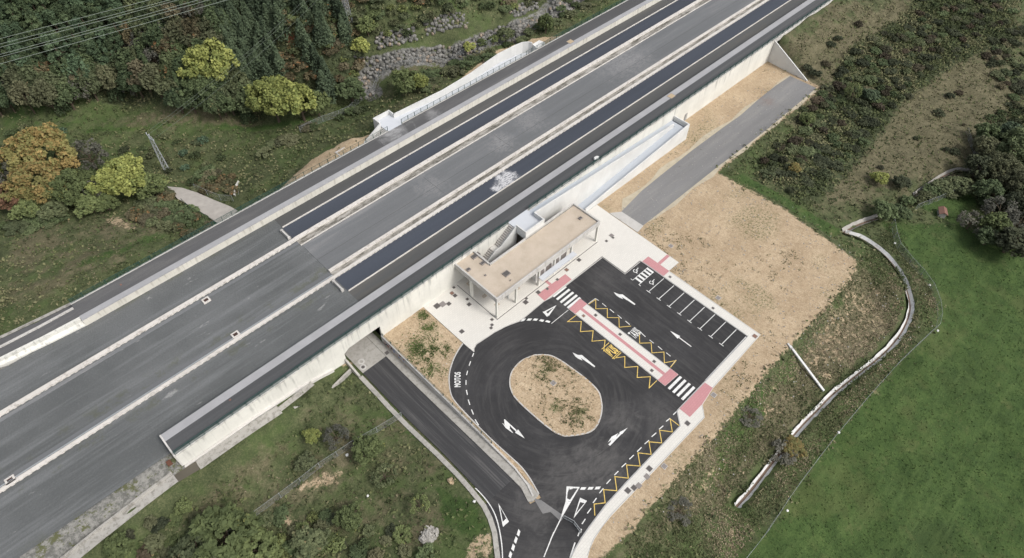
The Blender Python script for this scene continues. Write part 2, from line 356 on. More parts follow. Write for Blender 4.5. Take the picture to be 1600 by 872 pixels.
def prism(name, poly, z0, z1, mats, parent=None, sides=0, **k):
    """flat slab of any outline; top = mats[0], sides = mats[-1]"""
    poly = [(float(p[0]), float(p[1])) for p in poly]
    poly = [p for i, p in enumerate(poly) if math.dist(p, poly[i - 1]) > 1e-4]
    a = sum(p[0] * q[1] - q[0] * p[1] for p, q in zip(poly, poly[1:] + poly[:1]))
    if a < 0: poly = poly[::-1]
    bm = bmesh.new(); top = [bm.verts.new((p[0], p[1], z1)) for p in poly]
    for t in tessellate_polygon([[Vector((p[0], p[1], 0)) for p in poly]]):
        f = bm.faces.new([top[i] for i in t]); f.normal_update(); f.material_index = 0
        if f.normal.z < 0: f.normal_flip()
    if z0 is not None:
        bot = [bm.verts.new((p[0], p[1], z0)) for p in poly]
        for i in range(len(poly)):
            j = (i + 1) % len(poly); g = bm.faces.new((bot[i], bot[j], top[j], top[i])); g.material_index = sides
    me = bpy.data.meshes.new(name); bm.to_mesh(me); bm.free()
    for m in (mats if isinstance(mats, (list, tuple)) else [mats]): me.materials.append(MT[m])
    o = bpy.data.objects.new(name, me); COL.objects.link(o)
    if parent: o.parent = parent
    return props(o, **k)
def offset(line, d):
    """offset an open plan polyline to its left by d"""
    out = []
    n = len(line)
    for i, p in enumerate(line):
        a = line[max(i - 1, 0)]; b = line[min(i + 1, n - 1)]; dx, dy = b[0] - a[0], b[1] - a[1]; L = math.hypot(dx, dy) or 1
        out.append((p[0] - dy / L * d, p[1] + dx / L * d))
    return out
def ribbon(mb, line, d0, d1, z, m=0):
    """flat strip along a plan polyline"""
    A = offset(line, d0); B = offset(line, d1); zz = z if isinstance(z, (list, tuple)) else [z] * len(line)
    for i in range(len(line) - 1):
        mb.quad((*B[i], zz[i]), (*B[i + 1], zz[i + 1]), (*A[i + 1], zz[i + 1]), (*A[i], zz[i]), m)
def curb(mb, line, d0, d1, z0, z1, m=0):
    A = offset(line, d0); B = offset(line, d1)
    a = z0 if isinstance(z0, (list, tuple)) else [z0] * len(line); b = z1 if isinstance(z1, (list, tuple)) else [z1] * len(line)
    for i in range(len(line) - 1):
        mb.hull([A[i], A[i + 1], B[i + 1], B[i]], [a[i], a[i + 1], a[i + 1], a[i]], [b[i], b[i + 1], b[i + 1], b[i]], m)
def smooth(line, n=2):
    for _ in range(n):
        out = [line[0]]
        for p, q in zip(line, line[1:]):
            out += [tuple(.75 * a + .25 * b for a, b in zip(p, q)), tuple(.25 * a + .75 * b for a, b in zip(p, q))]
        line = out + [line[-1]]
    return line
def np_mesh(name, V, F, mats, colors=None, parent=None, smooth_=False, link=True):
    me = bpy.data.meshes.new(name); k = F.shape[1]
    me.vertices.add(len(V)); me.vertices.foreach_set('co', V.astype(np.float32).ravel())
    me.loops.add(F.size); me.loops.foreach_set('vertex_index', F.astype(np.int32).ravel())
    me.polygons.add(len(F)); me.polygons.foreach_set('loop_start', np.arange(0, F.size, k, dtype=np.int32))
    me.update(calc_edges=True); me.validate()
    for m in (mats if isinstance(mats, (list, tuple)) else [mats]): me.materials.append(MT[m])
    for nm, C in (colors or {}).items():
        at = me.color_attributes.new(nm, 'FLOAT_COLOR', 'POINT'); at.data.foreach_set('color', C.astype(np.float32).ravel())
    if smooth_: me.polygons.foreach_set('use_smooth', np.ones(len(F), bool))
    if not link: return me
    o = bpy.data.objects.new(name, me); COL.objects.link(o)
    if parent: o.parent = parent
    return o
def vnoise(x, y, s, seed=0):
    r = np.random.default_rng(seed).random((257, 257)); x = x / s + 1000.37; y = y / s + 1000.71
    xi = np.floor(x).astype(int); yi = np.floor(y).astype(int); fx = x - xi; fy = y - yi
    fx = fx * fx * (3 - 2 * fx); fy = fy * fy * (3 - 2 * fy)
    g = lambda a, b: r[a % 257, b % 257]
    return (g(xi, yi) * (1 - fx) + g(xi + 1, yi) * fx) * (1 - fy) + (g(xi, yi + 1) * (1 - fx) + g(xi + 1, yi + 1) * fx) * fy
def sdist(X, Y, poly):
    """signed distance to a plan polygon, positive inside"""
    d = np.full(X.shape, 1e9); ins = np.zeros(X.shape, bool); n = len(poly)
    for i in range(n):
        x0, y0 = poly[i]; x1, y1 = poly[(i + 1) % n]; dx, dy = x1 - x0, y1 - y0
        t = np.clip(((X - x0) * dx + (Y - y0) * dy) / (dx * dx + dy * dy + 1e-9), 0, 1)
        d = np.minimum(d, np.hypot(X - x0 - t * dx, Y - y0 - t * dy))
        c = ((y0 > Y) != (y1 > Y)) & (X < (x1 - x0) * (Y - y0) / (y1 - y0 + 1e-12) + x0); ins ^= c
    return np.where(ins, d, -d)
def sstep(v, a, b):
    t = np.clip((v - a) / (b - a), 0, 1); return t * t * (3 - 2 * t)

# ------------------------------------------------------------------ terrain heights
CP = []                                        # control points (x, y, z)
def cp(z, *pts):
    for a, b in pts: CP.append((*G(a, b, z), z))
cp(5, (0, 500)); cp(4.3, (150, 430)); cp(2.5, (250, 378)); cp(-1.2, (320, 340)); cp(-1.4, (350, 320)); cp(1, (395, 290)); cp(3, (480, 240)); cp(3, (560, 215))
cp(3.5, (640, 155)); cp(4.5, (730, 105)); cp(5.2, (830, 62)); cp(6, (900, 30)); cp(6.4, (980, -10))
cp(3, (0, 420)); cp(2, (100, 380)); cp(.5, (200, 345)); cp(-1.5, (268, 297), (330, 295)); cp(-1.5, (370, 285)); cp(-.8, (420, 222)); cp(0, (500, 190)); cp(1, (590, 140)); cp(2.5, (700, 105)); cp(4, (800, 62)); cp(5, (880, 15))
cp(-1, (0, 300), (100, 260)); cp(-1.5, (200, 225), (300, 205), (400, 190)); cp(-1, (530, 165))
cp(1, (0, 165), (200, 150), (400, 150)); cp(0, (560, 140))
cp(.5, (580, 128)); cp(1.8, (700, 98)); cp(3, (800, 68)); cp(4.5, (900, 5))
cp(5.5, (570, 92)); cp(7, (690, 62)); cp(8, (800, 30)); cp(9, (870, 0))
cp(12, (0, 60), (200, 40), (400, 60)); cp(13, (500, 60)); cp(13, (600, 25)); cp(14, (700, 5)); cp(22, (0, 0), (300, 0)); cp(20, (450, 0)); cp(16, (560, 0))
CP += [(0, 400, 62), (150, 380, 60), (300, 330, 50), (-120, 260, 30), (-60, 180, 4), (420, 250, 60), (-250, 400, 90), (0, 600, 110), (300, 600, 120)]
# south, between the platform wall and the underpass road
cp(3, (110, 860)); cp(2.9, (200, 795)); cp(2.7, (280, 740)); cp(2.3, (390, 682)); cp(1.6, (480, 625)); cp(-.4, (530, 588)); cp(-1.1, (560, 585))
cp(.8, (190, 865)); cp(.2, (300, 790), (430, 700)); cp(-.3, (550, 610)); cp(-1, (620, 660)); cp(-.8, (700, 740)); cp(-.4, (760, 800)); cp(-.2, (780, 870)); cp(-1, (600, 760)); cp(-1.6, (400, 840)); cp(-1.2, (300, 865)); cp(-1.6, (600, 865)); cp(-.6, (500, 720))
CP += [(0, 20, -4), (0, -50, -7), (-60, 40, -4), (25, -40, -7), (-60, 64, 2.5), (-100, 0, -8), (-100, 100, 0)]
# east embankment, ditch, meadow
cp(-2.6, (1322, 362)); cp(-3.2, (1385, 400), (1412, 440), (1424, 480)); cp(-3.4, (1405, 530), (1350, 575)); cp(-3.3, (1295, 620), (1240, 680)); cp(-3, (1180, 760), (1150, 792))
cp(-4.2, (1393, 350)); cp(-4.6, (1440, 430), (1465, 480), (1462, 515)); cp(-4.7, (1400, 570), (1300, 685)); cp(-4.5, (1200, 830), (1155, 870))
cp(-5.5, (1500, 500), (1400, 700), (1300, 850)); cp(-6.5, (1600, 640), (1500, 800)); cp(-7, (1600, 871)); cp(-5.2, (1600, 400), (1520, 330)); cp(-.5, (950, 880)); cp(-2, (1060, 872))
CP += [(60, -30, -6), (100, -60, -8), (200, -60, -9), (0, -120, -10), (300, -100, -10), (500, 0, -8), (100, -200, -12)]
# north-east hillside
CP += [(166.5, 66.5, 6.2), (180, 66.8, 6.5), (200, 67, 6.7), (260, 67, 7.2), (340, 67, 8), (166.3, 59.5, 2.6), (166.3, 54.5, .4), (185, 56, 3), (200, 52, 2.4), (230, 48, 2.6), (170, 42, -1.3),
       (200, 28, -3.4), (150, 47, -.4), (130, 47, -.2), (150, 32, -2.4), (240, 22, -3), (300, 20, -2), (220, 5, -5.5), (180, 0, -5.5), (150, 8, -4.6), (130, 12, -3.6), (260, -20, -6), (125, 35, -.8), (115, 32, -.3),
       (180, 112, 6.5), (230, 114, 7), (200, 130, 8.5), (160, 114, 6.2), (140, 112, 6), (340, 120, 12), (150, 125, 7), (130, 118, 5.8)]
CP += [(35, 110.5, 2.2), (40, 111, 3.8), (46, 112, 4.7), (53, 112.5, 4.9), (60, 113, 4.6), (38, 114, 1.5), (46, 116, 2.6), (56, 117, 3.2), (75, 112.5, 4.8), (90, 114, 5), (105, 116, 5.2), (30, 112, -1.4), (26, 116, -1.5)]
CP = np.array(CP)
_D = np.hypot(CP[:, None, 0] - CP[None, :, 0], CP[:, None, 1] - CP[None, :, 1])
_n = len(CP); _A = np.zeros((_n + 3, _n + 3)); _A[:_n, :_n] = -_D - np.eye(_n) * .6; _A[:_n, _n] = 1; _A[:_n, _n + 1:] = CP[:, :2] / 100
_A[_n:, :_n] = _A[:_n, _n:].T
_W = np.linalg.solve(_A, np.concatenate([CP[:, 2], [0, 0, 0]]))
PLATEAU = [G(*p) for p in [(1124, 272), (1225, 327), (1340, 408), (1336, 425), (1300, 470), (1215, 560), (1150, 640), (1080, 722), (1015, 790), (985, 830), (930, 880)]] + \
          [(22, 8), (-10, -22), (-22, -12), (17, 17), (22.5, 22), (25.2, 27), (26.6, 34), (27, 44), (27, 60), (33, 66), (42.5, 68.5), (166, 68.5), (166.3, 51), (160, 50.3), (118, 50.3)]
OWP = [G(540 + a / 4.844, 40 + b / 4.844, 7.7) for a, b in [(740, 490), (940, 370), (1060, 285), (1160, 215), (1290, 150), (1340, 130), (1385, 126), (1410, 132)]]
RAMP_OUT = [(66, 107.5), (66, 112.3), (70.4, 112.3), (70.6, 110.4)] + OWP + [(OWP[-1][0] + 3, 110), (OWP[-1][0] + 3, 107.5)]
def road_z(y): return np.where(y > 62, -1.5, np.where(y < 30, 0.0, -1.5 * sstep(np.asarray(y, float), 28, 62)))
def height(X, Y, fine=True):
    X = np.atleast_1d(np.asarray(X, float)); Y = np.atleast_1d(np.asarray(Y, float)); sh = X.shape; x = X.ravel(); y = Y.ravel()
    z = np.zeros(len(x))
    for i in range(0, len(x), 40000):
        a = x[i:i + 40000]; b = y[i:i + 40000]
        z[i:i + 40000] = -np.hypot(a[:, None] - CP[None, :, 0], b[:, None] - CP[None, :, 1]) @ _W[:_n] + _W[_n] + a / 100 * _W[_n + 1] + b / 100 * _W[_n + 2]
    far = np.hypot(x - 80, y - 60); z = np.where(far > 500, z * np.clip(1 - (far - 500) / 2500, 0, 1), z)
    sd_ = sdist(x, y, PLATEAU)
    if fine:
        rough = (vnoise(x, y, 5, 1) - .5) * .7 + (vnoise(x, y, 2, 2) - .5) * .4 + (vnoise(x, y, 14, 3) - .5) * .8
        z = z + rough * sstep(-sd_, 1, 6)
    w = sstep(sd_, -4.5, .5); z = z * (1 - w) + (0.0 + (vnoise(x, y, 3, 5) - .5) * .04) * w
    # left track edge slope (gravel shoulder down to the concrete channel)
    m = (x < -5.6) & (y > 66.2) & (y < 70); z = np.where(m, 3.0 + 1.97 * sstep(y, 66.6, 69.2), z)
    # below the railway structure
    edge_n = np.where(x < -5.8, 105.0, 107.9)
    m = (x > -5.8) & (y > 67.3) & (y < 107.6); z = np.where(m, np.minimum(z, 3.0), z)
    m = (x <= -5.8) & (y >= 69.6) & (y < 103.8); z = np.where(m, 3.6, z)
    z = np.where(sdist(x, y, RAMP_OUT) > -.25, np.minimum(z, 3.4), z)
    # corridor of the underpass road
    rz = road_z(y)
    mm = (x > 24.6) & (x < 32.9) & (y > 30) & (y < 113); z = np.where(mm, rz - .12, z)
    ml = (x <= 24.6) & (x > 16) & (y > 24) & (y < 66); t = sstep(x, 18, 24.6); z = np.where(ml, z * (1 - t) + (rz + .02) * t, z)
    return z.reshape(sh)
def hit(px, py, up=0.0):
    """point of the terrain (raised by up) seen at a pixel of the photograph"""
    z = 0.0
    for _ in range(14):
        p = G(px, py, z + up); z = .5 * z + .5 * float(height(p[0], p[1], False)[0])
    p = G(px, py, z + up); return (p[0], p[1], float(height(p[0], p[1])[0]))
def hpoly(pts): return [hit(*p)[:2] for p in pts]

# flat areas that must stay below the paving laid on them
LOTZ = 0.05
DITCH = hpoly([(1322, 362), (1346, 369), (1368, 383), (1388, 400), (1404, 420), (1416, 443), (1423, 465), (1424, 485), (1416, 508), (1402, 530), (1380, 553), (1352, 575), (1325, 596), (1300, 616), (1278, 640), (1262, 655), (1240, 680), (1222, 704), (1205, 725), (1190, 745), (1172, 768), (1152, 790)])
DITCH2 = hpoly([(1320, 361), (1335, 352), (1352, 345), (1375, 338), (1400, 322), (1430, 304), (1460, 283), (1480, 270), (1500, 264), (1515, 266), (1526, 271)])
def line_dist(X, Y, L):
    d = np.full(X.shape, 1e9)
    for (x0, y0), (x1, y1) in zip(L, L[1:]):
        dx, dy = x1 - x0, y1 - y0; t = np.clip(((X - x0) * dx + (Y - y0) * dy) / (dx * dx + dy * dy + 1e-9), 0, 1)
        d = np.minimum(d, np.hypot(X - x0 - t * dx, Y - y0 - t * dy))
    return d
def axis(a, b, step, lim):
    c = list(np.arange(a, b + 1e-6, step)); s = step; lo, hi = [], []
    v = a
    while v > -lim: s *= 1.22; v -= s; lo.append(v)
    s = step; v = b
    while v < lim: s *= 1.22; v += s; hi.append(v)
    return np.array(lo[::-1] + c + hi)
gx = axis(-45, 262, .62, 4500); gy = axis(-42, 285, .62, 4500)
GX, GY_ = np.meshgrid(gx, gy); HZ = height(GX, GY_)
dd = line_dist(GX, GY_, DITCH); HZ -= .75 * sstep(dd, 1.5, .5)
dd2 = line_dist(GX, GY_, DITCH2); HZ -= .5 * sstep(dd2, 1.2, .3)
# zones of ground colour
def zone(px_poly, soft=2.0, world_=False):
    p = px_poly if world_ else hpoly(px_poly); return sstep(sdist(GX, GY_, p), -soft, soft)
dirt = sstep(sdist(GX, GY_, PLATEAU), -2.2, 2.0)
dirt = np.maximum(dirt, .95 * sstep(sdist(GX, GY_, [(33, 107), (37, 110.5), (44, 113.6), (50, 115.0), (57, 114.2), (62, 113.2), (66, 113), (66, 107)]), -.5, .8))
dirt = np.maximum(dirt, .95 * sstep(sdist(GX, GY_, [(68, 112), (74, 112.4), (85, 112.0), (96, 114.4), (108, 116.2), (116, 115.8), (123, 112), (128, 108.5), (118, 107)]), -.5, .6))
for pz, s_ in [([(160, 345), (178, 335), (200, 345), (222, 362), (190, 360)], 1.0), ([(455, 780), (480, 770), (530, 760), (540, 730), (500, 735), (460, 755)], 1.6),
               ([(400, 820), (440, 800), (480, 810), (450, 826)], 1.2), ([(725, 860), (740, 835), (770, 830), (775, 875), (720, 880)], .8),
               ([(520, 570), (540, 560), (560, 566), (540, 580)], .6), ([(1200, 100), (1280, 140), (1262, 128), (1205, 72)], .6)]:
    dirt = np.maximum(dirt, zone(pz, s_) * .55)
for pz, v_ in [([(1290, 470), (1335, 425), (1390, 470), (1400, 520), (1330, 560), (1270, 600), (1240, 560)], .44), ([(1180, 610), (1250, 570), (1270, 640), (1200, 690), (1170, 660)], .36), ([(1050, 760), (1110, 700), (1160, 740), (1100, 800), (1040, 830)], .40), ([(1428, 440), (1440, 520), (1370, 580), (1290, 650), (1200, 760), (1190, 745), (1290, 620), (1400, 535)], .36)]: dirt = np.maximum(dirt, v_ * zone(pz, 3))
dirt = np.where((GX > 165.9) & (GY_ > 49), np.minimum(dirt, .45), dirt)
mead = zone([(1375, 345), (1440, 430), (1466, 480), (1463, 515), (1400, 570), (1300, 685), (1200, 830), (1140, 885), (1640, 1100), (1900, 700), (1700, 400), (1560, 372), (1500, 350)], 2.4)
mead = np.maximum(mead, zone([(1432, 322), (1480, 305), (1520, 298), (1530, 330), (1490, 350)], 2))
mead = np.maximum(mead, zone([(1160, 270), (1215, 300), (1320, 362), (1300, 372), (1225, 322), (1150, 280)], 1) * .9)
mead = np.maximum(mead, zone([(680, 760), (740, 780), (770, 830), (740, 850), (690, 820)], 2) * .8)
mead = np.maximum(mead, zone([(600, 640), (660, 680), (650, 700), (590, 650)], 2) * .6)
mead = np.maximum(mead, zone([(60, 450), (200, 400), (280, 372), (250, 360), (120, 410), (0, 500), (0, 520)], 3) * .6)
mead = np.maximum(mead, zone([(0, 175), (100, 150), (220, 145), (330, 168), (560, 180), (500, 200), (380, 235), (260, 215), (120, 210), (0, 235)], 4) * .42)
mead = np.maximum(mead, zone([(0, 180), (110, 155), (150, 150), (150, 165), (50, 185), (0, 205)], 3) * .7)
mead = np.maximum(mead, zone([(120, 208), (300, 200), (420, 205), (500, 195), (520, 185), (400, 195), (300, 190), (150, 195)], 2) * .75)
mead = np.maximum(mead, zone([(1060, 790), (1170, 600), (1230, 590), (1180, 700), (1120, 780)], 2) * .55)
scrub = zone([(1180, 270), (1285, 150), (1330, 75), (1400, 35), (1440, -10), (1580, -10), (1590, 60), (1480, 110), (1420, 150), (1360, 230), (1300, 300), (1260, 320)], 3)
scrub = np.maximum(scrub, zone([(-60, 160), (-60, -80), (620, -80), (560, 60), (560, 150), (400, 190), (300, 150), (120, 150)], 4))
scrub = np.maximum(scrub, zone([(1530, 250), (1560, 200), (1700, 150), (1700, 420), (1600, 385), (1540, 330)], 3))
scrub = np.maximum(scrub, zone([(1410, 320), (1500, 270), (1530, 275), (1520, 300), (1430, 320), (1390, 345), (1350, 340)], 1.5) * .7)
dry = zone([(1200, 80), (1300, 10), (1420, -10), (1600, -10), (1600, 180), (1560, 260), (1430, 300), (1330, 340), (1280, 320)], 14) * .8
dry = np.maximum(dry, zone([(420, 660), (560, 600), (640, 640), (760, 760), (700, 872), (300, 872), (250, 760)], 6) * .45)
dry = np.maximum(dry, zone([(0, 340), (240, 330), (300, 350), (200, 420), (0, 500)], 4) * .52)
dry = np.maximum(dry, zone([(180, 190), (240, 165), (330, 170), (420, 190), (400, 200), (200, 200)], 3) * .85)
dry = np.maximum(dry, zone([(1240, 580), (1330, 420), (1410, 440), (1400, 520), (1290, 610), (1180, 740), (1000, 872), (960, 872), (1060, 750)], 4) * .85)
dry = np.maximum(dry, zone([(590, 130), (850, 40), (900, 0), (900, 40), (640, 180), (590, 180)], 3) * .4)
spots = zone([(1240, 560), (1330, 430), (1395, 350), (1440, 430), (1466, 480), (1400, 570), (1300, 685), (1150, 872), (1000, 880), (1060, 750)], 2)
red = zone([(425, 30), (450, 30), (475, 75), (455, 80), (435, 55)], 2) * .7
red = np.maximum(red, zone([(150, 50), (300, 10), (310, 30), (150, 80)], 2) * .3)
grav = ((GX < -5.6) & (GY_ > 66.4) & (GY_ < 106)).astype(float)
RB = hpoly([(584, 148), (576, 132), (578, 120), (600, 106), (660, 90), (745, 72), (830, 38), (905, -4), (935, -26)]); grav = np.maximum(grav, .8 * sstep(line_dist(GX, GY_, RB), 3.2, 1.8))
one = np.ones_like(GX)
zc = lambda *a: np.stack(a + (one,), -1).reshape(-1, 4)
ny, nx = GX.shape
idx = np.arange(ny * nx).reshape(ny, nx)
F = np.stack([idx[:-1, :-1], idx[:-1, 1:], idx[1:, 1:], idx[1:, :-1]], -1).reshape(-1, 4)
# paved parts lie a few cm above: sink the ground there
LOT = None
KW = [(42.9, 55.3), (42.4, 55.2), (40.2, 54.4), (37.8, 53.0), (36.1, 51.5), (34.5, 49.3), (33.8, 47.6), (33.6, 43.8), (33.5, 37.0), (33.7, 33), (33.8, 30.5), (33.4, 28.0), (32.6, 25.3)]
LOT = [(43.4, 56)] + KW[1:-1] + [(32.6, 25.3), (32.4, 24.6), (30.4, 25.1), (31.6, 30), (25.4, 30), (24.4, 28.2), (23.6, 26.2), (21.2, 22.8), (18.5, 20), (-8, -6), (0, -15), (26, 11), (30, 13.5), (34, 15.2), (40, 16), (62, 16.2), (70, 18.2), (84, 18.2), (84, 53), (60, 54), (50, 56)]
HZ = np.where(sdist(GX, GY_, LOT) > -.3, np.minimum(HZ, 0.0) - .05, HZ)
V = np.stack([GX, GY_, HZ], -1).reshape(-1, 3)
ter = np_mesh('terrain', V, F, 'terrain_ground', {'zone': zc(dirt, mead, scrub), 'zone2': zc(dry, spots, red), 'zone3': zc(grav, grav * 0, grav * 0)}, smooth_=True)
props(ter, kind='structure')

# ================================================================== ROADS AND PAVING
prism('car_park', LOT, None, LOTZ, 'lot_asphalt', kind='structure')
lot = bpy.data.objects['car_park']
# underpass road, rising from under the railway to the junction
def lerp(L, y):
    for (x0, y0), (x1, y1) in zip(L, L[1:]):
        if min(y0, y1) <= y <= max(y0, y1): t = (y - y0) / (y1 - y0 + 1e-9); return x0 + (x1 - x0) * t
    return L[-1][0]
ys = [112, 104, 90, 78, 70, 64.0, 62, 59, 56, 52, 48, 44, 41, 38, 35, 33, 31, 29.9]
mb = MB(); LW = [(25.9, 112), (25.9, 52), (26.1, 41.5), (26.0, 33), (25.7, 29.9)]; RW = [(31.2, 112), (31.2, 29.9)]
for a, b in zip(ys, ys[1:]):
    m = 1 if b >= 63.9 else 0
    za, zb = float(road_z(a)) + .05, float(road_z(b)) + .05
    mb.quad((lerp(LW, a), a, za), (lerp(LW, b), b, zb), (31.2, b, zb), (31.2, a, za), m)
mb.build('road', ['road_asphalt', 'old_concrete'], kind='structure')
mb = MB()
for a, b in zip(ys, ys[1:]):       # pavement on the right, low kerb on the left
    za, zb = float(road_z(a)), float(road_z(b))
    mb.hull([(31.2, b), (32.65, b), (32.65, a), (31.2, a)], [zb - .3, zb - .3, za - .3, za - .3], [zb + .17, zb + .17, za + .17, za + .17])
mb.hull([(31.2, 29.9), (31.2, 28), (30.4, 25.6), (30.9, 25.1), (32.45, 25.2), (32.65, 27), (32.65, 29.9)], -.2, .17)
mb.build('pavement', 'old_concrete', kind='structure')
mb = MB()
lk = [(25.2, 63.6), (25.2, 60), (25.1, 55), (25.1, 50), (25.25, 45), (25.35, 41.5), (25.35, 36.4), (25.2, 33.4), (24.9, 30), (24.3, 27.9), (23.3, 25.8), (20.9, 22.5), (18, 19.5), (10, 12.3)]
curb(mb, lk, -.45, .35, [float(road_z(p[1])) - .4 for p in lk], [float(road_z(p[1])) + .16 for p in lk])
mb.build('kerb_edge', 'old_concrete', kind='structure')
# grey service road beyond the station
mb = MB()
sr = [(164.9, 51.3), (160, 51.1), (150, 51.0), (141, 50.8), (130, 50.9), (120, 51.2), (110, 51.2), (100, 51.2), (91.5, 51.3)]
prism('service_road', sr + [(91.4, 57.3), (100, 58.4), (110, 58.7), (120, 58.9), (132.6, 58.8), (140, 58.6), (150, 59.2), (158, 59.3), (164.6, 59.0)], -.2, .06, ['service_asphalt', 'old_concrete'], sides=1, kind='structure')
mb = MB()
sr2 = [(p[0], p[1] + random.uniform(-.25, .25)) for p in [(164.7, 50.5 + .4 * math.sin(i)) if i == 0 else (164.7 - i * 3.5, 50.4 + .35 * math.sin(i * 1.7)) for i in range(21)]]
plain('sandy_edge', (.42, .37, .28), var=.3, scale=.8)
prism('sand_edge', [(164.7, 51.6)] + sr2 + [(91.6, 51.6)], None, .035, 'sandy_edge', kind='structure')
sr3 = [(164.7 - i * 3.5, 59.4 + .4 * math.sin(i * 1.3) + (.5 if 8 < i < 17 else 0)) for i in range(21)]
prism('sand_edge', [(164.7, 58.5)] + sr3 + [(91.6, 57.4)], None, .035, 'sandy_edge', kind='structure')
prism('concrete_apron', [(89.1, 50.8), (91.5, 51.2), (91.4, 57.2), (89.1, 58.8)], -.2, .10, 'kerb_concrete', kind='structure')

# plaza and pavements
KC = [(43.1, 52.6), (43.6, 53.2), (44.6, 53.6)] + Z(770, 440, 10.9, [(20, 865), (100, 822), (200, 770), (300, 728), (440, 678), (540, 606), (640, 522), (750, 430), (860, 338), (1000, 262)]) + [(63.2, 51.6)]
PLZ = KC + [(78.3, 51.6), (78.3, 45.4), (83.15, 45.4), (83.15, 44.9), (85.3, 44.9), (85.3, 39.5), (88.6, 39.5), (89.0, 62.4), (84.3, 62.4), (80.9, 62.6), (80.7, 55.2), (51.6, 55.2), (51.6, 67.1), (42.95, 67.1), (43.0, 55)]
prism('plaza', PLZ, -.3, .14, ['plaza_paving', 'kerb_concrete'], sides=1, kind='structure')
PAVZ = .14
SW = [(83.15, 41.2), (83.15, 19.2), (61.0, 19.0), (60.6, 18.95), (58.7, 16.85), (44.5, 16.85), (42.1, 16.8), (39, 16.75), (36.7, 16.5), (34.4, 16.25), (32.3, 15.95), (30.4, 15.55), (28.9, 15.1), (27.4, 14.3), (24, 11), (10, -3),
      (12, -5), (25.5, 8.6), (28.8, 12), (30.9, 13.3), (32.2, 13.9), (33.6, 14.35), (36, 14.75), (38.3, 14.9), (52.3, 14.8), (63.1, 14.75), (64.9, 16.5), (69.0, 17.15), (85.3, 17.65), (85.3, 39.5), (85.3, 41.2)]
SW[-1] = (85.3, 39.5); SW = SW[:-2] + [(85.3, 39.4), (83.15, 39.4)]; SW[0] = (83.15, 39.39)
SW = [(83.15, 39.39)] + SW[1:-2] + [(85.3, 39.39)]
prism('pavement', SW, -.3, .14, ['plaza_paving', 'kerb_concrete'], sides=1, kind='structure')
prism('pavement', [(83.15, 39.4), (85.29, 39.4), (85.29, 44.89), (83.15, 44.89)], -.3, .139, ['pink_paving', 'kerb_concrete'], sides=1, kind='structure')
MED = [(63.2, 47.1), (66.75, 47.3), (66.8, 23.2), (63.1, 23.4)]
prism('median', MED, -.2, .14, ['plaza_paving', 'kerb_concrete'], sides=1, kind='structure')
def sheet(name, poly, z, m, parent): return prism(name, poly, None, z, m, parent)
med = bpy.data.objects['median']; plz = bpy.data.objects['plaza']; pav = bpy.data.objects['pavement.001']
sheet('tactile_paving', [(63.25, 47.08), (66.7, 47.28), (66.72, 45.4), (63.28, 45.4)], .148, 'pink_paving', med)
sheet('tactile_paving', [(63.15, 25.1), (66.74, 25.0), (66.75, 23.22), (63.15, 23.42)], .148, 'pink_paving', med)
sheet('tactile_strip', [(64.7, 45.4), (65.35, 45.4), (65.3, 25.05), (64.65, 25.08)], .148, 'pink_paving', med)
sheet('tactile_paving', [(61.3, 53.9), (69.2, 53.6), (69.1, 51.75), (61.2, 51.75)], .148, 'pink_paving', plz)
sheet('tactile_strip', [(64.7, 55.1), (65.35, 55.1), (65.35, 53.76), (64.7, 53.78)], .148, 'pink_paving', plz)
sheet('tactile_strip', [(85.32, 41.75), (88.6, 41.8), (88.6, 42.5), (85.32, 42.45)], .148, 'pink_paving', plz)
sheet('tactile_paving', [(61.3, 18.85), (68.9, 18.85), (69.0, 17.2), (64.95, 16.6), (61.3, 16.6)], .148, 'pink_paving', bpy.data.objects['pavement.002'] if 'pavement.002' in bpy.data.objects else pav)
plain('kerb_grey', (.36, .36, .355), var=.1, scale=3)
mb = MB(); ke = [(83.15, 44.8), (83.15, 19.2), (61.0, 19.0), (60.6, 18.95), (58.7, 16.85), (44.5, 16.85), (42.1, 16.8), (39, 16.75), (36.7, 16.5), (34.4, 16.25), (32.3, 15.95), (30.4, 15.55), (28.9, 15.1), (27.4, 14.3), (24, 11)]
ribbon(mb, ke, .02, .2, .1465); ribbon(mb, [(63.2, 47.1), (63.1, 23.4)], .02, .15, .1468); ribbon(mb, [(66.8, 23.2), (66.75, 47.3)], .02, .15, .1468)
ribbon(mb, [(31.0, 13.45), (33.6, 14.45), (38.3, 15.0), (52.3, 14.9), (63.1, 14.85), (64.9, 16.6), (69.0, 17.25), (85.2, 17.75), (85.2, 39.3)], .0, .1, .1467)
mb.build('kerb', 'kerb_grey', kind='structure')
# kerb stones: a slightly different concrete line round lot and island
mb = MB()
for L in [KC + [(78.15, 51.45), (78.15, 45.25), (83.0, 45.25)]]: curb(mb, L, -.16, .0, -.1, .13)
curb(mb, [(83.0, 45.2), (83.0, 19.2), (61.0, 18.92), (58.75, 16.72)], 0, .16, -.1, .13) if False else None
mb.build('kerb', 'kerb_concrete', kind='structure')
ISL = Z(680, 540, 5.815, [(900, 85), (780, 130), (690, 230), (668, 320), (680, 410), (740, 510), (1050, 780), (1163, 830)]) + Z(800, 572, 2.9075, [(250, 322), (310, 316), (370, 300), (400, 255), (413, 200), (408, 150), (395, 110), (330, 50), (260, 0)]) + Z(680, 540, 5.815, [(1163, 145), (1060, 88), (980, 80)])
isl = smooth(ISL + [ISL[0]], 2)
mb = MB(); curb(mb, isl, .0, .22, -.1, .17); mb.build('kerb', 'kerb_concrete', kind='structure')
mb = MB(); curb(mb, smooth(KW, 2), -.14, .06, -.3, .17); mb.build('kerb', 'kerb_concrete', kind='structure')
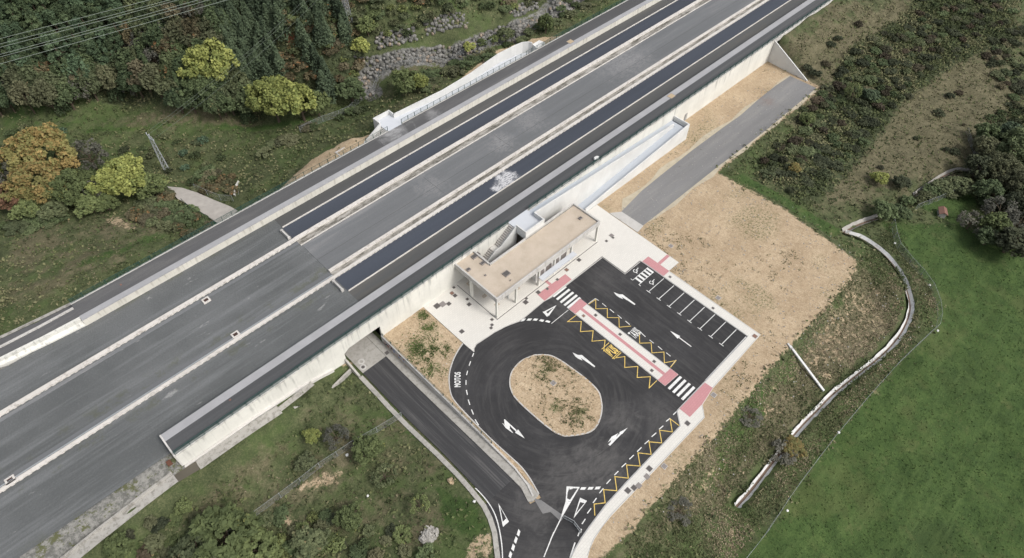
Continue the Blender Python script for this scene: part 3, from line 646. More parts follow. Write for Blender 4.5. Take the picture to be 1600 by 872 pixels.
def ground_patch(name, poly, z, step=.5, green=None):
    xs = np.arange(min(p[0] for p in poly), max(p[0] for p in poly), step); ys_ = np.arange(min(p[1] for p in poly), max(p[1] for p in poly), step)
    o = prism(name, poly, None, z, 'patch_dirt'); bm = bmesh.new(); bm.from_mesh(o.data)
    for ax, vals in ((0, xs), (1, ys_)):
        for v in vals:
            nrm = (1, 0, 0) if ax == 0 else (0, 1, 0); co = (v, 0, 0) if ax == 0 else (0, v, 0)
            bmesh.ops.bisect_plane(bm, geom=bm.verts[:] + bm.edges[:] + bm.faces[:], plane_co=co, plane_no=nrm)
    for v in bm.verts: v.co.z = z + .05 * (random.random() - .5)
    bm.to_mesh(o.data); bm.free(); return props(o, kind='structure')
def patchm():
    n = NT('patch_dirt'); d = dirtcol(n); xyz = n.sep()
    g = n.noise(.22, 6, .72, n.map((1, 1, 1), 0, (4, 2, 0))); f = n.noise(1.8, 5, .8)
    grn = n.ramp(f, [(.35, (.035, .052, .017)), (.5, (.068, .092, .030)), (.65, (.125, .135, .055))])
    # weeds grow in loose colonies
    acc = None
    for cx, cy, r in [(36.5, 59.5, 5.2), (40.3, 62.3, 3.2), (41.5, 66, 1.6), (35, 55, 3.2), (39.5, 57, 2.5), (50.3, 41.0, 2.4), (48.2, 30.5, 2.4), (46, 34, 2.6)]:
        dx = n.math('SUBTRACT', xyz[0], cx); dy = n.math('SUBTRACT', xyz[1], cy)
        q = n.math('SQRT', n.math('ADD', n.math('MULTIPLY', dx, dx), n.math('MULTIPLY', dy, dy))); s = n.ss(q, r * 1.5, r * .1)
        acc = s if acc is None else n.math('MAXIMUM', acc, s)
    e = n.math('ADD', n.math('MULTIPLY', acc, .56), n.math('MULTIPLY', n.math('SUBTRACT', n.noise(.7, 6, .8), .5), 1.5))
    d = n.mix(n.ss(e, .36, .6), d, n.mix(n.ss(n.noise(3.5, 5, .8), .42, .6), grn, d))
    d = n.mix(n.math('MULTIPLY', n.ss(n.noise(1.6, 5, .8, n.map((1, 1, 1), 0, (9, 9, 0))), .66, .70), .8), d, grn)
    n.col(d); n.bump(f, .8, .1); MT['patch_dirt'] = n.m
patchm()
ground_patch('island_ground', isl[:-1], .16)
ground_patch('garden_ground', [(32.95, 67.1), (42.9, 67.1), (42.9, 55.35)] + KW[1:] + [(32.5, 25.8), (32.95, 30)], .1)

# painted markings --------------------------------------------------
MZ = LOTZ + .012
def paint(name, pieces, m='marking_white', z=MZ, parent=lot):
    mb = MB()
    for kind_, a in pieces:
        if kind_ == 'l':
            pts, w = a
            for p, q in zip(pts, pts[1:]):
                dx, dy = q[0] - p[0], q[1] - p[1]; L = math.hypot(dx, dy); ux, uy = dx / L, dy / L; e = w * .5 if len(pts) > 2 else 0
                p = (p[0] - ux * e, p[1] - uy * e); q = (q[0] + ux * e, q[1] + uy * e); nx_, ny_ = -uy * w / 2, ux * w / 2
                z += .0006
                mb.quad((p[0] - nx_, p[1] - ny_, z), (q[0] - nx_, q[1] - ny_, z), (q[0] + nx_, q[1] + ny_, z), (p[0] + nx_, p[1] + ny_, z))
        else:
            z += .0006; i = len(mb.v); mb.v += [(x, y, z) for x, y in a]; mb.f.append(tuple(range(i, i + len(a)))); mb.m.append(0)
    o = mb.build(name, m, parent)
    # all markings face up
    for p in o.data.polygons:
        if p.normal.z < 0: p.flip()
    return o
for y in (51.35, 50.33, 49.32, 48.32, 47.45): paint('zebra_bar', [('l', ([(63.25, y), (66.95, y)], .5))])
for y in (22.6, 21.6, 20.65, 19.65): paint('zebra_bar', [('l', ([(63.15, y), (66.8, y)], .5))])
paint('hatched_area', [('l', ([(78, 43.1), (82.9, 43.1)], .12)), ('l', ([(78, 41.5), (82.9, 41.5)], .12))] + [('l', ([(x, 41.5), (x, 43.1)], .5)) for x in (78.9, 79.85, 80.8, 81.75, 82.6)] + [('l', ([(78, 43.1), (78, 43.6)], .12)), ('l', ([(78, 41.0), (78, 41.5)], .12))])
for y in (39.0, 36.45, 33.9, 31.4, 28.95, 26.5, 24.0, 21.55):
    paint('bay_line', [('l', ([(78.05, y), (83.0, y)], .13)), ('l', ([(78.0, y - .5), (78.0, y + .5)], .13))])
paint('edge_line', [('l', ([(82.95, 19.33), (69.5, 19.1)], .13))])
def straight_arrow(tip, ang, name='direction_arrow', side=None, s=1.0):
    """arrow pointing along ang; side adds a turning head"""
    c, sn = math.cos(ang), math.sin(ang)
    T = lambda q: (tip[0] + s * (c * q[0] - sn * q[1]), tip[1] + s * (sn * q[0] + c * q[1]))
    ps = [('p', [T(q) for q in [(0, 0), (-2.1, .42), (-2.1, -.42)]]), ('p', [T(q) for q in [(-2.0, .1), (-5, .1), (-5, -.1), (-2.0, -.1)]])]
    if side: ps += [('p', [T((a, b * side)) for a, b in q]) for q in [[(-4.6, .1), (-3.5, .1), (-3.2, .62), (-4.0, .62)], [(-2.3, 1.0), (-3.5, .35), (-4.9, 1.0), (-3.8, .9)]]]
    return paint(name, ps)
straight_arrow((73.5, 30.2), R(90))
def P7(l): return Z(800, 280, 2.9075, l)
def PB(l): return Z(800, 572, 2.9075, l)
TA = [[(575, 388), (622, 408), (655, 408), (672, 424), (645, 430), (625, 437), (600, 420)], [(625, 437), (645, 430), (662, 452)], [(655, 408), (772, 497), (765, 505), (645, 430)]]
paint('turn_arrow', [('p', Z(860, 390, 5.815, q)) for q in TA])
t0 = G(860 + 575 / 5.815, 390 + 388 / 5.815); t1 = G(800 + 275 / 2.9075, 280 + 788 / 2.9075)
paint('turn_arrow', [('p', [(p[0] + t1[0] - t0[0], p[1] + t1[1] - t0[1]) for p in Z(860, 390, 5.815, q)]) for q in TA])
PA = lambda l: Z(770, 640, 14.533, l)
paint('turn_arrow', [('p', PA([(250, 235), (270, 222), (540, 470), (522, 500)])), ('p', PA([(575, 455), (725, 660), (510, 530), (520, 500)])), ('p', PA([(258, 245), (300, 262), (390, 370), (380, 465), (320, 440), (270, 370)])), ('p', PA([(215, 310), (232, 315), (280, 375), (320, 440), (295, 425)])), ('p', PA([(320, 440), (378, 430), (465, 535), (440, 528)]))])
paint('turn_arrow', [('p', PB([(525, 281), (500, 310), (487, 302)])), ('p', PB([(437, 357), (495, 300), (500, 307), (445, 363)])), ('p', PB([(435, 348), (452, 322), (484, 305), (470, 322)])), ('p', PB([(448, 345), (456, 320), (478, 310), (462, 345)]))])
paint('yield_triangle', [('p', P7([(202, 573), (140, 605), (150, 607), (190, 583)])), ('p', P7([(202, 573), (190, 583), (160, 615), (166, 624)])), ('p', P7([(138, 603), (152, 602), (166, 614), (160, 627)]))])
T3 = lambda l: Z(860, 700, 5.07, l)
paint('yield_triangle', [('p', T3([(183, 560), (235, 395), (240, 415), (202, 520)])), ('p', T3([(183, 560), (202, 520), (262, 447), (290, 420)])), ('p', T3([(235, 395), (290, 420), (275, 440), (232, 428)]))])
T4 = lambda l: Z(720, 740, 6.607, l)
paint('yield_triangle', [('p', T4([(387, 308), (435, 552), (433, 500), (405, 345)])), ('p', T4([(387, 308), (405, 345), (470, 465), (497, 497)])), ('p', T4([(470, 465), (497, 497), (435, 552), (432, 500)]))])
paint('give_way_line', [('p', T4(q)) for q in ([(595, 572), (615, 600), (600, 652), (577, 630)], [(567, 648), (587, 672), (570, 727), (547, 705)], [(538, 724), (560, 748), (545, 804), (520, 778)], [(510, 800), (532, 828), (515, 880), (492, 855)])])
K1 = lambda l: Z(770, 440, 10.9, l)
paint('give_way_line', [('p', K1(q)) for q in ([(515, 632), (567, 632), (532, 672), (470, 685)], [(605, 632), (670, 632), (640, 668), (573, 668)], [(710, 632), (775, 637), (742, 672), (678, 663)], [(818, 643), (880, 657), (850, 690), (783, 672)], [(920, 660), (982, 680), (960, 708), (886, 685)])])
paint('edge_line', [('l', (K1([(998, 718), (1285, 487)]), .11))])
paint('gore_marking', [('p', T3([(128, 305), (232, 310), (228, 322), (128, 318)])), ('p', T3([(128, 305), (148, 318), (135, 360), (130, 420), (120, 430)])), ('p', T3([(232, 310), (215, 322), (150, 420), (165, 425)])), ('p', T3([(120, 425), (165, 425), (95, 545), (80, 555), (100, 490)])), ('l', (T3([(90, 545), (0, 730)]), .16)), ('l', (PB([(190, 755), (145, 868)]), .16)), ('p', T3([(150, 318), (180, 314), (175, 326), (150, 330)])), ('p', T3([(130, 400), (152, 410), (158, 422), (124, 426)]))])
paint('give_way_line', [('p', T3(q)) for q in ([(245, 312), (285, 312), (272, 332), (234, 332)], [(305, 310), (343, 310), (332, 330), (293, 332)], [(362, 308), (400, 306), (386, 328), (350, 330)])])
paint('edge_line', [('l', (smooth(T4([(155, 155), (215, 215), (285, 300), (340, 390), (378, 490), (405, 610), (425, 740), (432, 880)]), 2), .16))])
paint('edge_line', [('l', (T3([(195, 750), (155, 872)]), .2)), ('l', (T3([(235, 655), (217, 700)]), .16))])
ZB = Z(860, 390, 5.815, [(232, 600), (155, 657), (280, 655), (273, 747), (387, 740)]) + Z(900, 500, 7.93, [(55, 147), (212, 135), (198, 265), (360, 252), (343, 385), (435, 305)])
ZB = Z(860, 390, 5.815, [(232, 600), (155, 657), (280, 655), (273, 747), (387, 740), (380, 830), (497, 825)])[:5] + Z(900, 500, 7.93, [(55, 147), (212, 135), (198, 265), (360, 252), (343, 385), (435, 305)])
paint('yellow_zigzag', [('l', (ZB, .14))], 'marking_yellow')
paint('yellow_zigzag', [('l', (Z(900, 500, 7.93, [(545, 390), (452, 478), (605, 455), (603, 590), (765, 578), (757, 715), (920, 705), (905, 845), (998, 755)]), .14))], 'marking_yellow')
paint('yellow_zigzag', [('l', (Z(860, 390, 5.815, [(350, 497), (412, 455), (412, 540), (517, 537), (517, 620), (622, 620), (625, 707), (730, 697)]), .13))], 'marking_yellow')
paint('yellow_zigzag', [('l', (Z(900, 500, 7.93, [(785, 160), (788, 290), (930, 285), (940, 410)]) + P7([(690, 786), (692, 835), (745, 825), (720, 855)]), .13))], 'marking_yellow')
paint('yellow_zigzag', [('l', (PB([(760, 272), (718, 240), (728, 300), (670, 292), (680, 350), (622, 345), (632, 402), (572, 395), (582, 455), (520, 450), (528, 510), (467, 503), (476, 567), (416, 562), (423, 622), (373, 628), (376, 678)]), .14))], 'marking_yellow')
paint('lane_dash', [('l', (Z(860, 390, 5.815, [(345, 492), (408, 446), (436, 463)]), .12))])
paint('lane_dash', [('l', (P7([(745, 822), (722, 852)]), .12))])
for q in [(410, 565, 428, 580), (444, 591, 463, 607), (480, 618, 498, 634), (515, 645, 535, 662), (588, 700, 606, 717), (625, 731, 643, 746), (663, 760, 682, 776), (700, 789, 720, 805)]:
    paint('lane_dash', [('l', (P7([q[:2], q[2:]]), .14))])
for q in [(732, 222, 750, 205), (700, 252, 718, 238), (668, 288, 687, 272), (634, 322, 655, 304), (602, 355, 622, 338), (568, 390, 588, 370), (533, 424, 553, 405), (498, 460, 518, 442), (465, 496, 483, 478), (429, 536, 448, 515), (397, 578, 415, 556), (368, 622, 384, 600), (342, 670, 359, 647), (318, 718, 333, 695)]:
    paint('lane_dash', [('l', (PB([q[:2], q[2:]]), .16))])
for q in [(350, 70, 338, 102), (322, 145, 308, 185), (295, 230, 285, 270), (280, 315, 280, 358), (283, 405, 293, 450), (300, 492, 315, 540), (330, 583, 347, 627), (362, 672, 395, 725)]:
    paint('lane_dash', [('l', (Z(680, 540, 5.815, [q[:2], q[2:]]), .17))])
def lettering(txt, x, y, ang, w, h, m, name, bold=.0):
    c = bpy.data.curves.new(name, 'FONT'); c.body = txt; c.size = 1; c.offset = bold; c.space_character = 1.12; c.fill_mode = 'FRONT'
    t = bpy.data.objects.new(name, c); COL.objects.link(t); dg = bpy.context.evaluated_depsgraph_get(); dg.update()
    me = bpy.data.meshes.new_from_object(t.evaluated_get(dg)); bpy.data.objects.remove(t)
    xs = [v.co.x for v in me.vertices]; ys_ = [v.co.y for v in me.vertices]; x0, x1, y0, y1 = min(xs), max(xs), min(ys_), max(ys_)
    for v in me.vertices: v.co = ((v.co.x - x0) / (x1 - x0) * w, (v.co.y - y0) / (y1 - y0) * h, 0)
    me.materials.clear(); me.materials.append(MT[m]); o = bpy.data.objects.new(name, me); COL.objects.link(o)
    o.parent = lot; o.location = (x, y, MZ + .006); o.rotation_euler = (0, 0, ang); return o
lettering('TAXIS', 67.15, 33.6, 0, 2.1, 1.9, 'marking_white', 'taxi_lettering', .03)
paint('bus_box', [('l', ([(60.85, 36.5), (62.95, 36.5)], .14)), ('l', ([(60.85, 33.5), (62.95, 33.5)], .14)), ('l', ([(60.95, 34.0), (60.95, 36.1)], .14))], 'marking_yellow')
lettering('BUS', 61.15, 33.95, 0, 1.75, 2.1, 'marking_yellow', 'bus_lettering', .05)
lettering('MOTOS', 36.45, 48.7, math.atan2(2.35, 2.1), 3.1, 1.15, 'marking_white', 'motorcycle_lettering', .035)
def wheelchair(x, y):
    s = .62; rot = R(0)
    pts = [(math.cos(a) * .62, math.sin(a) * .62) for a in np.linspace(R(150), R(400), 16)]
    T = lambda q: (x + q[1] * s * 1.0, y - q[0] * s)
    paint('wheelchair_symbol', [('l', ([T(p) for p in pts], .14)), ('l', ([T(p) for p in [(-.1, 1.3), (-.05, .45), (.55, .42), (.8, -.35), (1.05, -.3)]], .15)), ('l', ([T(p) for p in [(-.08, .85), (.45, .85)]], .12)), ('p', [T((-.12 + .2 * math.cos(a), 1.55 + .2 * math.sin(a))) for a in np.linspace(0, 6.28, 9)[:-1]])])
wheelchair(80.3, 44.3); wheelchair(80.3, 40.1)

# ================================================================== RAILWAY STRUCTURE
ZB_, ZP = 5.0, 6.7
XL, XR = -70.0, 330.0
mb = MB()                                       # trackbed: solid fill with the underpass left open
mb.box(-5.9, 24.9, 67.55, 107.3, -3, ZB_); mb.box(32.95, XR, 67.55, 107.3, -3, ZB_); mb.box(24.9, 32.95, 67.55, 107.3, 3.6, ZB_)
mb.box(XL, -5.9, 69.3, 103.6, -3, ZB_)
mb.build('trackbed', 'track_gravel', kind='structure')
def wallface(mb, y0, y1, z0, z1, x0=-5.9, x1=163.2):
    mb.box(x0, 24.9, y0, y1, z0, z1); mb.box(32.95, x1, y0, y1, z0, z1); mb.box(24.9, 32.95, y0, y1, 3.4, z1)
# near retaining wall
rw = empty('retaining_wall', (0, 0, 0), label='long white concrete retaining wall with streaked top, between the platform and the car park', cat='wall')
mb = MB()
mb.box(-5.9, 24.9, 67.1, 67.5, -3, 6.62); mb.box(32.95, 166.3, 67.1, 67.5, -3, 6.62); mb.box(24.9, 32.95, 67.1, 67.5, 3.4, 6.62)
mb.hull([(24.9, 67.1), (26.0, 67.1), (26.0, 67.5), (24.9, 67.5)], [2.6, 3.38, 3.38, 2.6], 3.4)
mb.build('wall_face', 'white_wall', rw)
mb = MB(); mb.box(-5.95, 66.3, 67.02, 67.6, 6.622, 6.78); mb.box(71.8, 330, 67.02, 67.6, 6.622, 6.78); mb.box(166.3, 330, 67.02, 67.5, 5.5, 6.62); mb.build('coping', 'coping', rw)
mb = MB(); mb.box(-6.15, -5.9, 67.1, 72.0, 2.6, 6.76); mb.build('end_wall', 'coping', rw)
# footing ledge and strip of paving at the foot of the left half
mb = MB()
ft = [(-5.9, 66.75), (0, 66.75), (7, 66.8), (15.7, 66.8), (22, 66.9)]
fz = [2.75, 2.75, 2.6, 2.1, .6]
curb(mb, ft, -.12, .3, [z - 1.5 for z in fz], [z + .35 for z in fz]); mb.build('footing', 'coping', rw)
# underpass abutments
ub = empty('underpass', (29, 87, -1.5), label='rectangular concrete underpass opening below the platforms with the side road running into it', cat='underpass')
mb = MB(); mb.box(24.5, 24.898, 67.55, 107.6, -2.2, 3.6); mb.box(32.95, 33.3, 67.55, 107.6, -2.2, 3.6)
o = mb.build('abutment', 'old_concrete'); o.parent = ub; o.matrix_parent_inverse = Matrix.Translation((-29, -87, 1.5))
mb = MB(); mb.hull([(24.55, 67.08), (24.88, 67.08), (25.2, 63.7), (24.8, 63.7)], -2.0, [1.2, 1.2, -.95, -.95])
o = mb.build('wing_wall', 'old_concrete'); o.parent = ub; o.matrix_parent_inverse = Matrix.Translation((-29, -87, 1.5))
mb = MB(); mb.hull([(17.5, 63.5), (24.8, 65.6), (24.8, 66.0), (17.4, 63.9)], -2.4, [.7, -.55, -.55, .7]); mb.hull([(12.5, 64.4), (17.5, 63.5), (17.4, 63.9), (12.5, 64.8)], -2, [1.9, .7, .7, 1.9])
o = mb.build('side_wall', 'old_concrete'); o.parent = ub; o.matrix_parent_inverse = Matrix.Translation((-29, -87, 1.5))
# right hand wall of the sunken road, with painted scribbles
sw = empty('sunken_road_wall', (32.8, 50, 0), label='low grey concrete wall between the sunken road and the planted strip, with painted scribbles near the underpass', cat='wall')
mb = MB(); ww = [(32.8, 67.08), (32.8, 60), (32.8, 50), (32.8, 40), (32.75, 31), (32.3, 27.6), (31.6, 25.7)]
curb(mb, ww, -.14, .14, -2.2, [.62, .6, .55, .5, .45, .35, .3])
o = mb.build('wall_body', 'kerb_concrete'); o.parent = sw; o.matrix_parent_inverse = Matrix.Translation((-32.8, -50, 0))
mb = MB()
for i in range(26):
    y = random.uniform(59.8, 66.6); z = random.uniform(-1.15, .35); mb.m; h = random.uniform(.12, .5); w = random.uniform(.15, .7)
    x = 32.655 - .001 * i; k = random.choice((0, 1, 1, 2)); mb.quad((x, y, z), (x, y + w, z + random.uniform(-.1, .1)), (x, y + w * .8, min(z + h, .5)), (x, y + w * .1, min(z + h * .9, .5)), k)
o = mb.build('painted_scribble', ['rubber_black', 'tag_red', 'tag_blue'], sw); o.parent = sw; o.matrix_parent_inverse = Matrix.Translation((-32.8, -50, 0))
# wing wall at the far right
wg = MB()
wp = [(166.3, 67.5), (166.3, 54.8)]
wg.hull([(165.95, 67.08), (166.25, 67.08), (166.0, 54.6), (165.7, 54.6)], -1, [6.5, 6.5, .25, .25])
wg.build('wing_wall', 'clean_white', label='white triangular wing wall sloping down from the platform end to the grey service road', cat='wall')
# platforms
def platform(name, label, x0, y_in, slab_w, y_out, asph):
    e = empty(name, (0, 0, 0), label=label, cat='platform')
    s = 1 if y_out > y_in else -1
    a, b = sorted((y_in, y_in + s * slab_w)); c, d = sorted((y_in + s * slab_w, y_out))
    m = MB(); m.box(x0, XR, a + (0.05 if s > 0 else 0), b - (0.05 if s < 0 else 0), 4.5, ZP - .12); m.build('platform_face', 'platform_face', e)
    m = MB(); m.box(x0, XR, a, b, ZP - .118, ZP + .004); m.build('edge_slab', 'platform_slab', e)
    m = MB(); m.box(x0, XR, c, d, 5.0, ZP); m.build('platform_paving', asph, e)
    return e
concrete('platform_slab', (.34, .34, .35), (.3, .3, .3), .4, .5, 9, 20)
pn = platform('platform', 'near side platform with dark asphalt, pale edge slab and green fence beside the station building', -5.9, 72.0, 1.55, 67.6, 'deck_asphalt')
pf = platform('platform', 'far side platform with grey asphalt, pale edge slab and open green railing', -5.8, 102.6, 1.3, 107.45, 'far_deck_asphalt')
mb = MB(); mb.box(-5.8, 66.5, 107.45, 107.8, 2, 6.82); mb.box(70.6, 330, 107.45, 107.8, 2, 6.82); mb.build('outer_coping', 'kerb_concrete', pf)
# ramp leading away from the far platform at the left
fr = empty('platform_ramp', (0, 0, 0), label='white walled access ramp running down from the left end of the far platform', cat='ramp')
mb = MB()
inn = [(-5.8, 103.7), (-12, 104.2), (-19, 105.1), (-30, 107.0), (-60, 113)]; out = [(-5.8, 106.6), (-12, 106.9), (-18, 107.5), (-30, 109.8), (-60, 116)]
zr = [6.66, 6.4, 6.1, 5.7, 5.1]
for i in range(4): mb.hull([inn[i], inn[i + 1], out[i + 1], out[i]], 2, [zr[i], zr[i + 1], zr[i + 1], zr[i]])
mb.build('ramp_paving', 'far_deck_asphalt', fr)
mb = MB(); curb(mb, inn, 0, .55, 3, [z + .12 for z in zr]); 
for i in range(4):
    A = inn[i]; B = inn[i + 1]
    mb.hull([(A[0], A[1] - .01), (B[0], B[1] - .01), (B[0], B[1] - 1.0), (A[0], A[1] - 1.0)], 3.4, [zr[i] + .1, zr[i + 1] + .1, 5.3, 5.3])
mb.build('inner_wall', 'white_wall', fr)
mb = MB(); curb(mb, out, -.0, .45, 2, [z + .2 for z in zr]); mb.build('outer_wall', 'kerb_concrete', fr)
# drain strip on the outer left bank
mb = MB(); dl = [(-60, 119.5), (-30, 112.5), (-17, 109.6), (-5, 108.9), (8, 109.1), (20, 109.3)]
dz = [float(height(p[0], p[1], False)[0]) + .25 for p in dl]
ribbon(mb, dl, -1.3, .2, dz); ribbon(mb, dl, .2, .9, [z + .08 for z in dz], 1); mb.build('drain_path', ['far_deck_asphalt', 'old_concrete'], kind='structure')

# trackbed details ---------------------------------------------------
def flat(name, x0, x1, y0, y1, z, m, parent=None, z0=4.9, **k):
    b = MB(); b.box(x0, x1, y0, y1, z0, z); return b.build(name, m, parent, **k)
flat('track_strip', 33.0, XR, 72.01, 76.5, 5.02, 'strip_asphalt', kind='structure'); flat('track_strip', 33.0, XR, 99.55, 102.58, 5.02, 'strip_asphalt', kind='structure')
flat('track_strip', 14.0, 32.9, 72.01, 73.2, 5.012, 'strip_asphalt', kind='structure')
flat('track_pit', 33.0, XR, 76.75, 80.9, 5.03, 'pit_mat', kind='structure'); flat('track_pit', 32.9, XR, 95.5, 99.3, 5.03, 'pit_mat', kind='structure')
flat('centre_slab', 33.2, XR, 83.45, 92.55, 5.06, 'slab_grey', kind='structure')
def chan(name, label, pieces, group=None):
    e = empty(name, (0, 0, 0), label=label, cat='drainage channel')
    for nm, a, m in pieces:
        if nm == '@':            # wall with a notched edge
            x0, x1, yb, ya, yn, z = a; ol = [(x1, yb), (x0, yb)]; x = x0
            while x < x1 - 1.3: ol += [(x, yn), (x + .5, yn), (x + .5, ya), (x + 1.25, ya)]; x += 1.25
            prism('outer_wall', ol + [(x1, ya)], 4.9, z, m, e)
        else: flat(nm, *a, m, e)
    return e
concrete('line_white', (.60, .57, .53), (.24, .2, .17), .6, .5, 9, 20)
chan('track_kerb', 'thin white kerb along the dark pit beside the near platform', [('kerb_stone', (33.1, XR, 76.5, 76.72, 5.22), 'line_white')])
chan('track_kerb', 'thin white kerb along the dark pit beside the far platform', [('kerb_stone', (33.0, XR, 99.32, 99.54, 5.22), 'line_white')])
c1 = chan('drainage_channel', 'long white concrete drainage channel with stained gutter, nearer the station building', [('inner_wall', (33.2, XR, 82.75, 83.4, 5.38), 'line_white'), ('gutter', (33.2, XR, 81.6, 82.75, 5.05), 'dirty_gutter'), ('@', (XL, XR, 81.58, 80.95, 80.84, 5.30), 'line_white')])
c2 = chan('drainage_channel', 'long white concrete drainage channel with mottled gutter, farther from the station building', [('@', (XL, 33.0, 95.15, 94.35, 94.22, 5.34), 'line_white'), ('outer_wall', (33.01, XR, 94.35, 95.25, 5.34), 'line_white'), ('gutter', (33.0, XR, 92.85, 94.35, 5.05), 'dirty_gutter'), ('inner_kerb', (33.0, XR, 92.6, 92.84, 5.16), 'line_white')])
b = MB(); b.box(XL, 33.1, 81.75, 82.0, 4.9, 5.2); b.build('pipe', 'galvanised', c1)
b = MB(); b.box(XL, 33, 93.3, 93.95, 4.9, 5.05); b.build('gutter_strip', 'slab_grey', c2)
b = MB(); b.box(XL, 33, 82.0, 83.0, 4.9, 5.04); b.build('gutter_strip', 'slab_grey', c1)
def stub(x, y0, y1, lab):
    b = MB(); b.box(x, x + .35, y0, y1, 4.9, 5.75); b.box(x - .12, x + .45, y0 - .02, y0 + .3, 4.9, 5.68); b.box(x - .12, x + .45, y1 - .28, y1 + .02, 4.9, 5.68); b.build('buffer_wall', 'kerb_concrete', label=lab, cat='end wall', bevel=.02)
stub(32.1, 95.6, 98.6, 'short concrete end wall across the left end of the far dark pit'); stub(32.1, 77.2, 80.4, 'short concrete end wall across the left end of the near dark pit')
for (x, y, lab) in [(12.6, 93.0, 'square concrete catch basin beside the farther drainage channel'), (12.6, 82.3, 'square concrete catch basin beside the nearer drainage channel, above the platform end'), (-26.0, 81.9, 'square concrete catch basin on the nearer drainage channel at the left edge')]:
    e = empty('catch_basin', (x, y, 5), label=lab, cat='catch basin', group='catch basins on the trackbed')
    b = MB()
    for q in [(-.7, -.4, -.6, .6), (.4, .7, -.6, .6), (-.4, .4, -.6, -.36), (-.4, .4, .36, .6)]: b.box(*q, -.1, .3)
    b.build('concrete_rim', 'line_white', e)
    b = MB(); b.box(-.4, .4, -.36, .36, 0, .18); b.build('sump', 'rust_brown', e); b = MB()
    for i in range(5): b.box(-.38 + i * .17, -.31 + i * .17, -.35, .35, .2, .25)
    b.build('grate', 'dark_metal', e)
# low joints across the slabs
b = MB()
for x in (63.5, 84.7): b.box(x, x + .07, 84.5, 91.5, 5.05, 5.066)
b.build('slab_joint', 'strip_asphalt', bpy.data.objects['centre_slab'])
b = MB(); b.box(33.2, XR, 87.2, 87.28, 5.05, 5.066); b.build('slab_joint', 'strip_asphalt', bpy.data.objects['centre_slab'])
# concrete drainage apron along the lower left edge
CH = [(-26, 64.8), (-20, 65.35), (-13, 65.8), (-7.8, 66.0)]; CH = [(-60, 62.0), (-40, 63.4)] + CH
mb = MB(); ribbon(mb, CH, -1.15, 1.15, 3.12); mb.box(-.1, 0, 0, .1, -50, -49.9)
mb = MB(); ribbon(mb, CH, -.75, .95, 3.12); curb(mb, CH, .95, 1.3, 2.5, 3.5); 
CH2 = [(-4.3, 65.6), (1, 65.6), (6, 65.55), (10.5, 65.5)]; ribbon(mb, CH2, -.9, 1.0, [3.0, 2.95, 2.85, 2.6]); ribbon(mb, [(10.5, 65.5), (14.5, 65.9), (17.5, 66.3)], -.5, .6, [2.6, 2.3, 2.1]); ribbon(mb, [(-7.8, 66.0), (-4.3, 65.6)], -.8, .9, [3.06, 3.02], 1)
plain('wet_mud', (.10, .09, .07), .4)
mb.build('drain_path', ['old_concrete', 'wet_mud'], kind='structure')

# ================================================================== STATION BUILDING
def part(mb, name, m, parent, **k):
    """part given in world coordinates under an empty that stands at its base"""
    o = mb.build(name, m, **k); o.parent = parent; o.matrix_parent_inverse = Matrix.Translation(-parent.location); return o
bd = empty('station_building', (66, 61, .14), label='long low white station building with flat gravel roof and open colonnade', cat='building')
mb = MB()
for q in [(51.45, 80.75, 55.1, 55.42), (51.45, 51.77, 55.42, 67.08), (80.43, 80.75, 55.42, 62.7), (56.4, 66.3, 62.2, 62.5), (66.3, 80.43, 62.4, 62.7), (56.25, 56.57, 62.51, 67.08)]: mb.box(*q, 5.05, 6.25)
part(mb, 'roof_parapet', 'kerb_concrete', bd)
mb = MB(); mb.box(51.78, 56.24, 55.43, 67.08, 5.15, 5.86); mb.box(56.24, 80.42, 55.43, 62.19, 5.15, 5.861); rf = part(mb, 'roof', 'roof_gravel', bd)
mb = MB(); mb.box(51.55, 80.65, 55.15, 62.6, .0, .2); mb.box(51.55, 56.5, 62.6, 67.08, 0, .2); part(mb, 'floor', 'plaza_paving', bd)
for x in (51.65, 56.8, 63.1, 67.5, 72.5, 80.5):
    mb = MB(); mb.box(x - .16, x + .16, 55.16, 55.6, .2, 5.06); part(mb, 'column', 'white_wall', bd)
mb = MB(); mb.box(51.5, 51.9, 62.3, 62.9, .2, 5.06); part(mb, 'column', 'white_wall', bd)
mb = MB(); mb.box(56.5, 80.4, 62.0, 62.19, .2, 5.14); mb.box(56.3, 56.5, 57.0, 66.9, .2, 5.14); mb.box(63.3, 72.3, 56.3, 61.9, .2, 5.14); mb.box(79.7, 79.9, 57.8, 61.9, .2, 3.4); part(mb, 'inner_wall', 'clean_white', bd)
mb = MB(); mb.box(62.7, 72.7, 54.0, 55.08, 3.1, 3.25); mb.box(62.65, 72.75, 53.93, 54.0, 3.05, 3.3); part(mb, 'canopy', 'light_floor', bd)
mb = MB()
for x in (64, 66.2, 68.4, 70.6): mb.box(x, x + 1.5, 56.2, 56.29, .2, 2.6)
part(mb, 'doorway', 'cover_frame', bd)
plain('sand_tile', (.42, .33, .22), var=.15)
for i, (x, y, w, h) in enumerate([(53.3, 57.2, .9, .7), (59.0, 57.3, .9, .7), (61.3, 58.8, .8, .6), (53.0, 60.5, .8, .6), (74.6, 57.6, .8, .8), (52.9, 64.9, .9, .7)]):
    mb = MB(); mb.box(x, x + w, y, y + h, .2, .23); mb.box(x + .12, x + w - .12, y + .12, y + h - .12, .23, .24, 1); part(mb, 'floor_hatch', ['sand_tile', 'kerb_concrete'], bd)
mb = MB(); mb.box(51.2, 80.7, 54.86, 54.98, .14, .152); mb.box(51.28, 51.4, 54.98, 66.6, .14, .152); part(mb, 'drain_slot', 'dark_metal', bd)
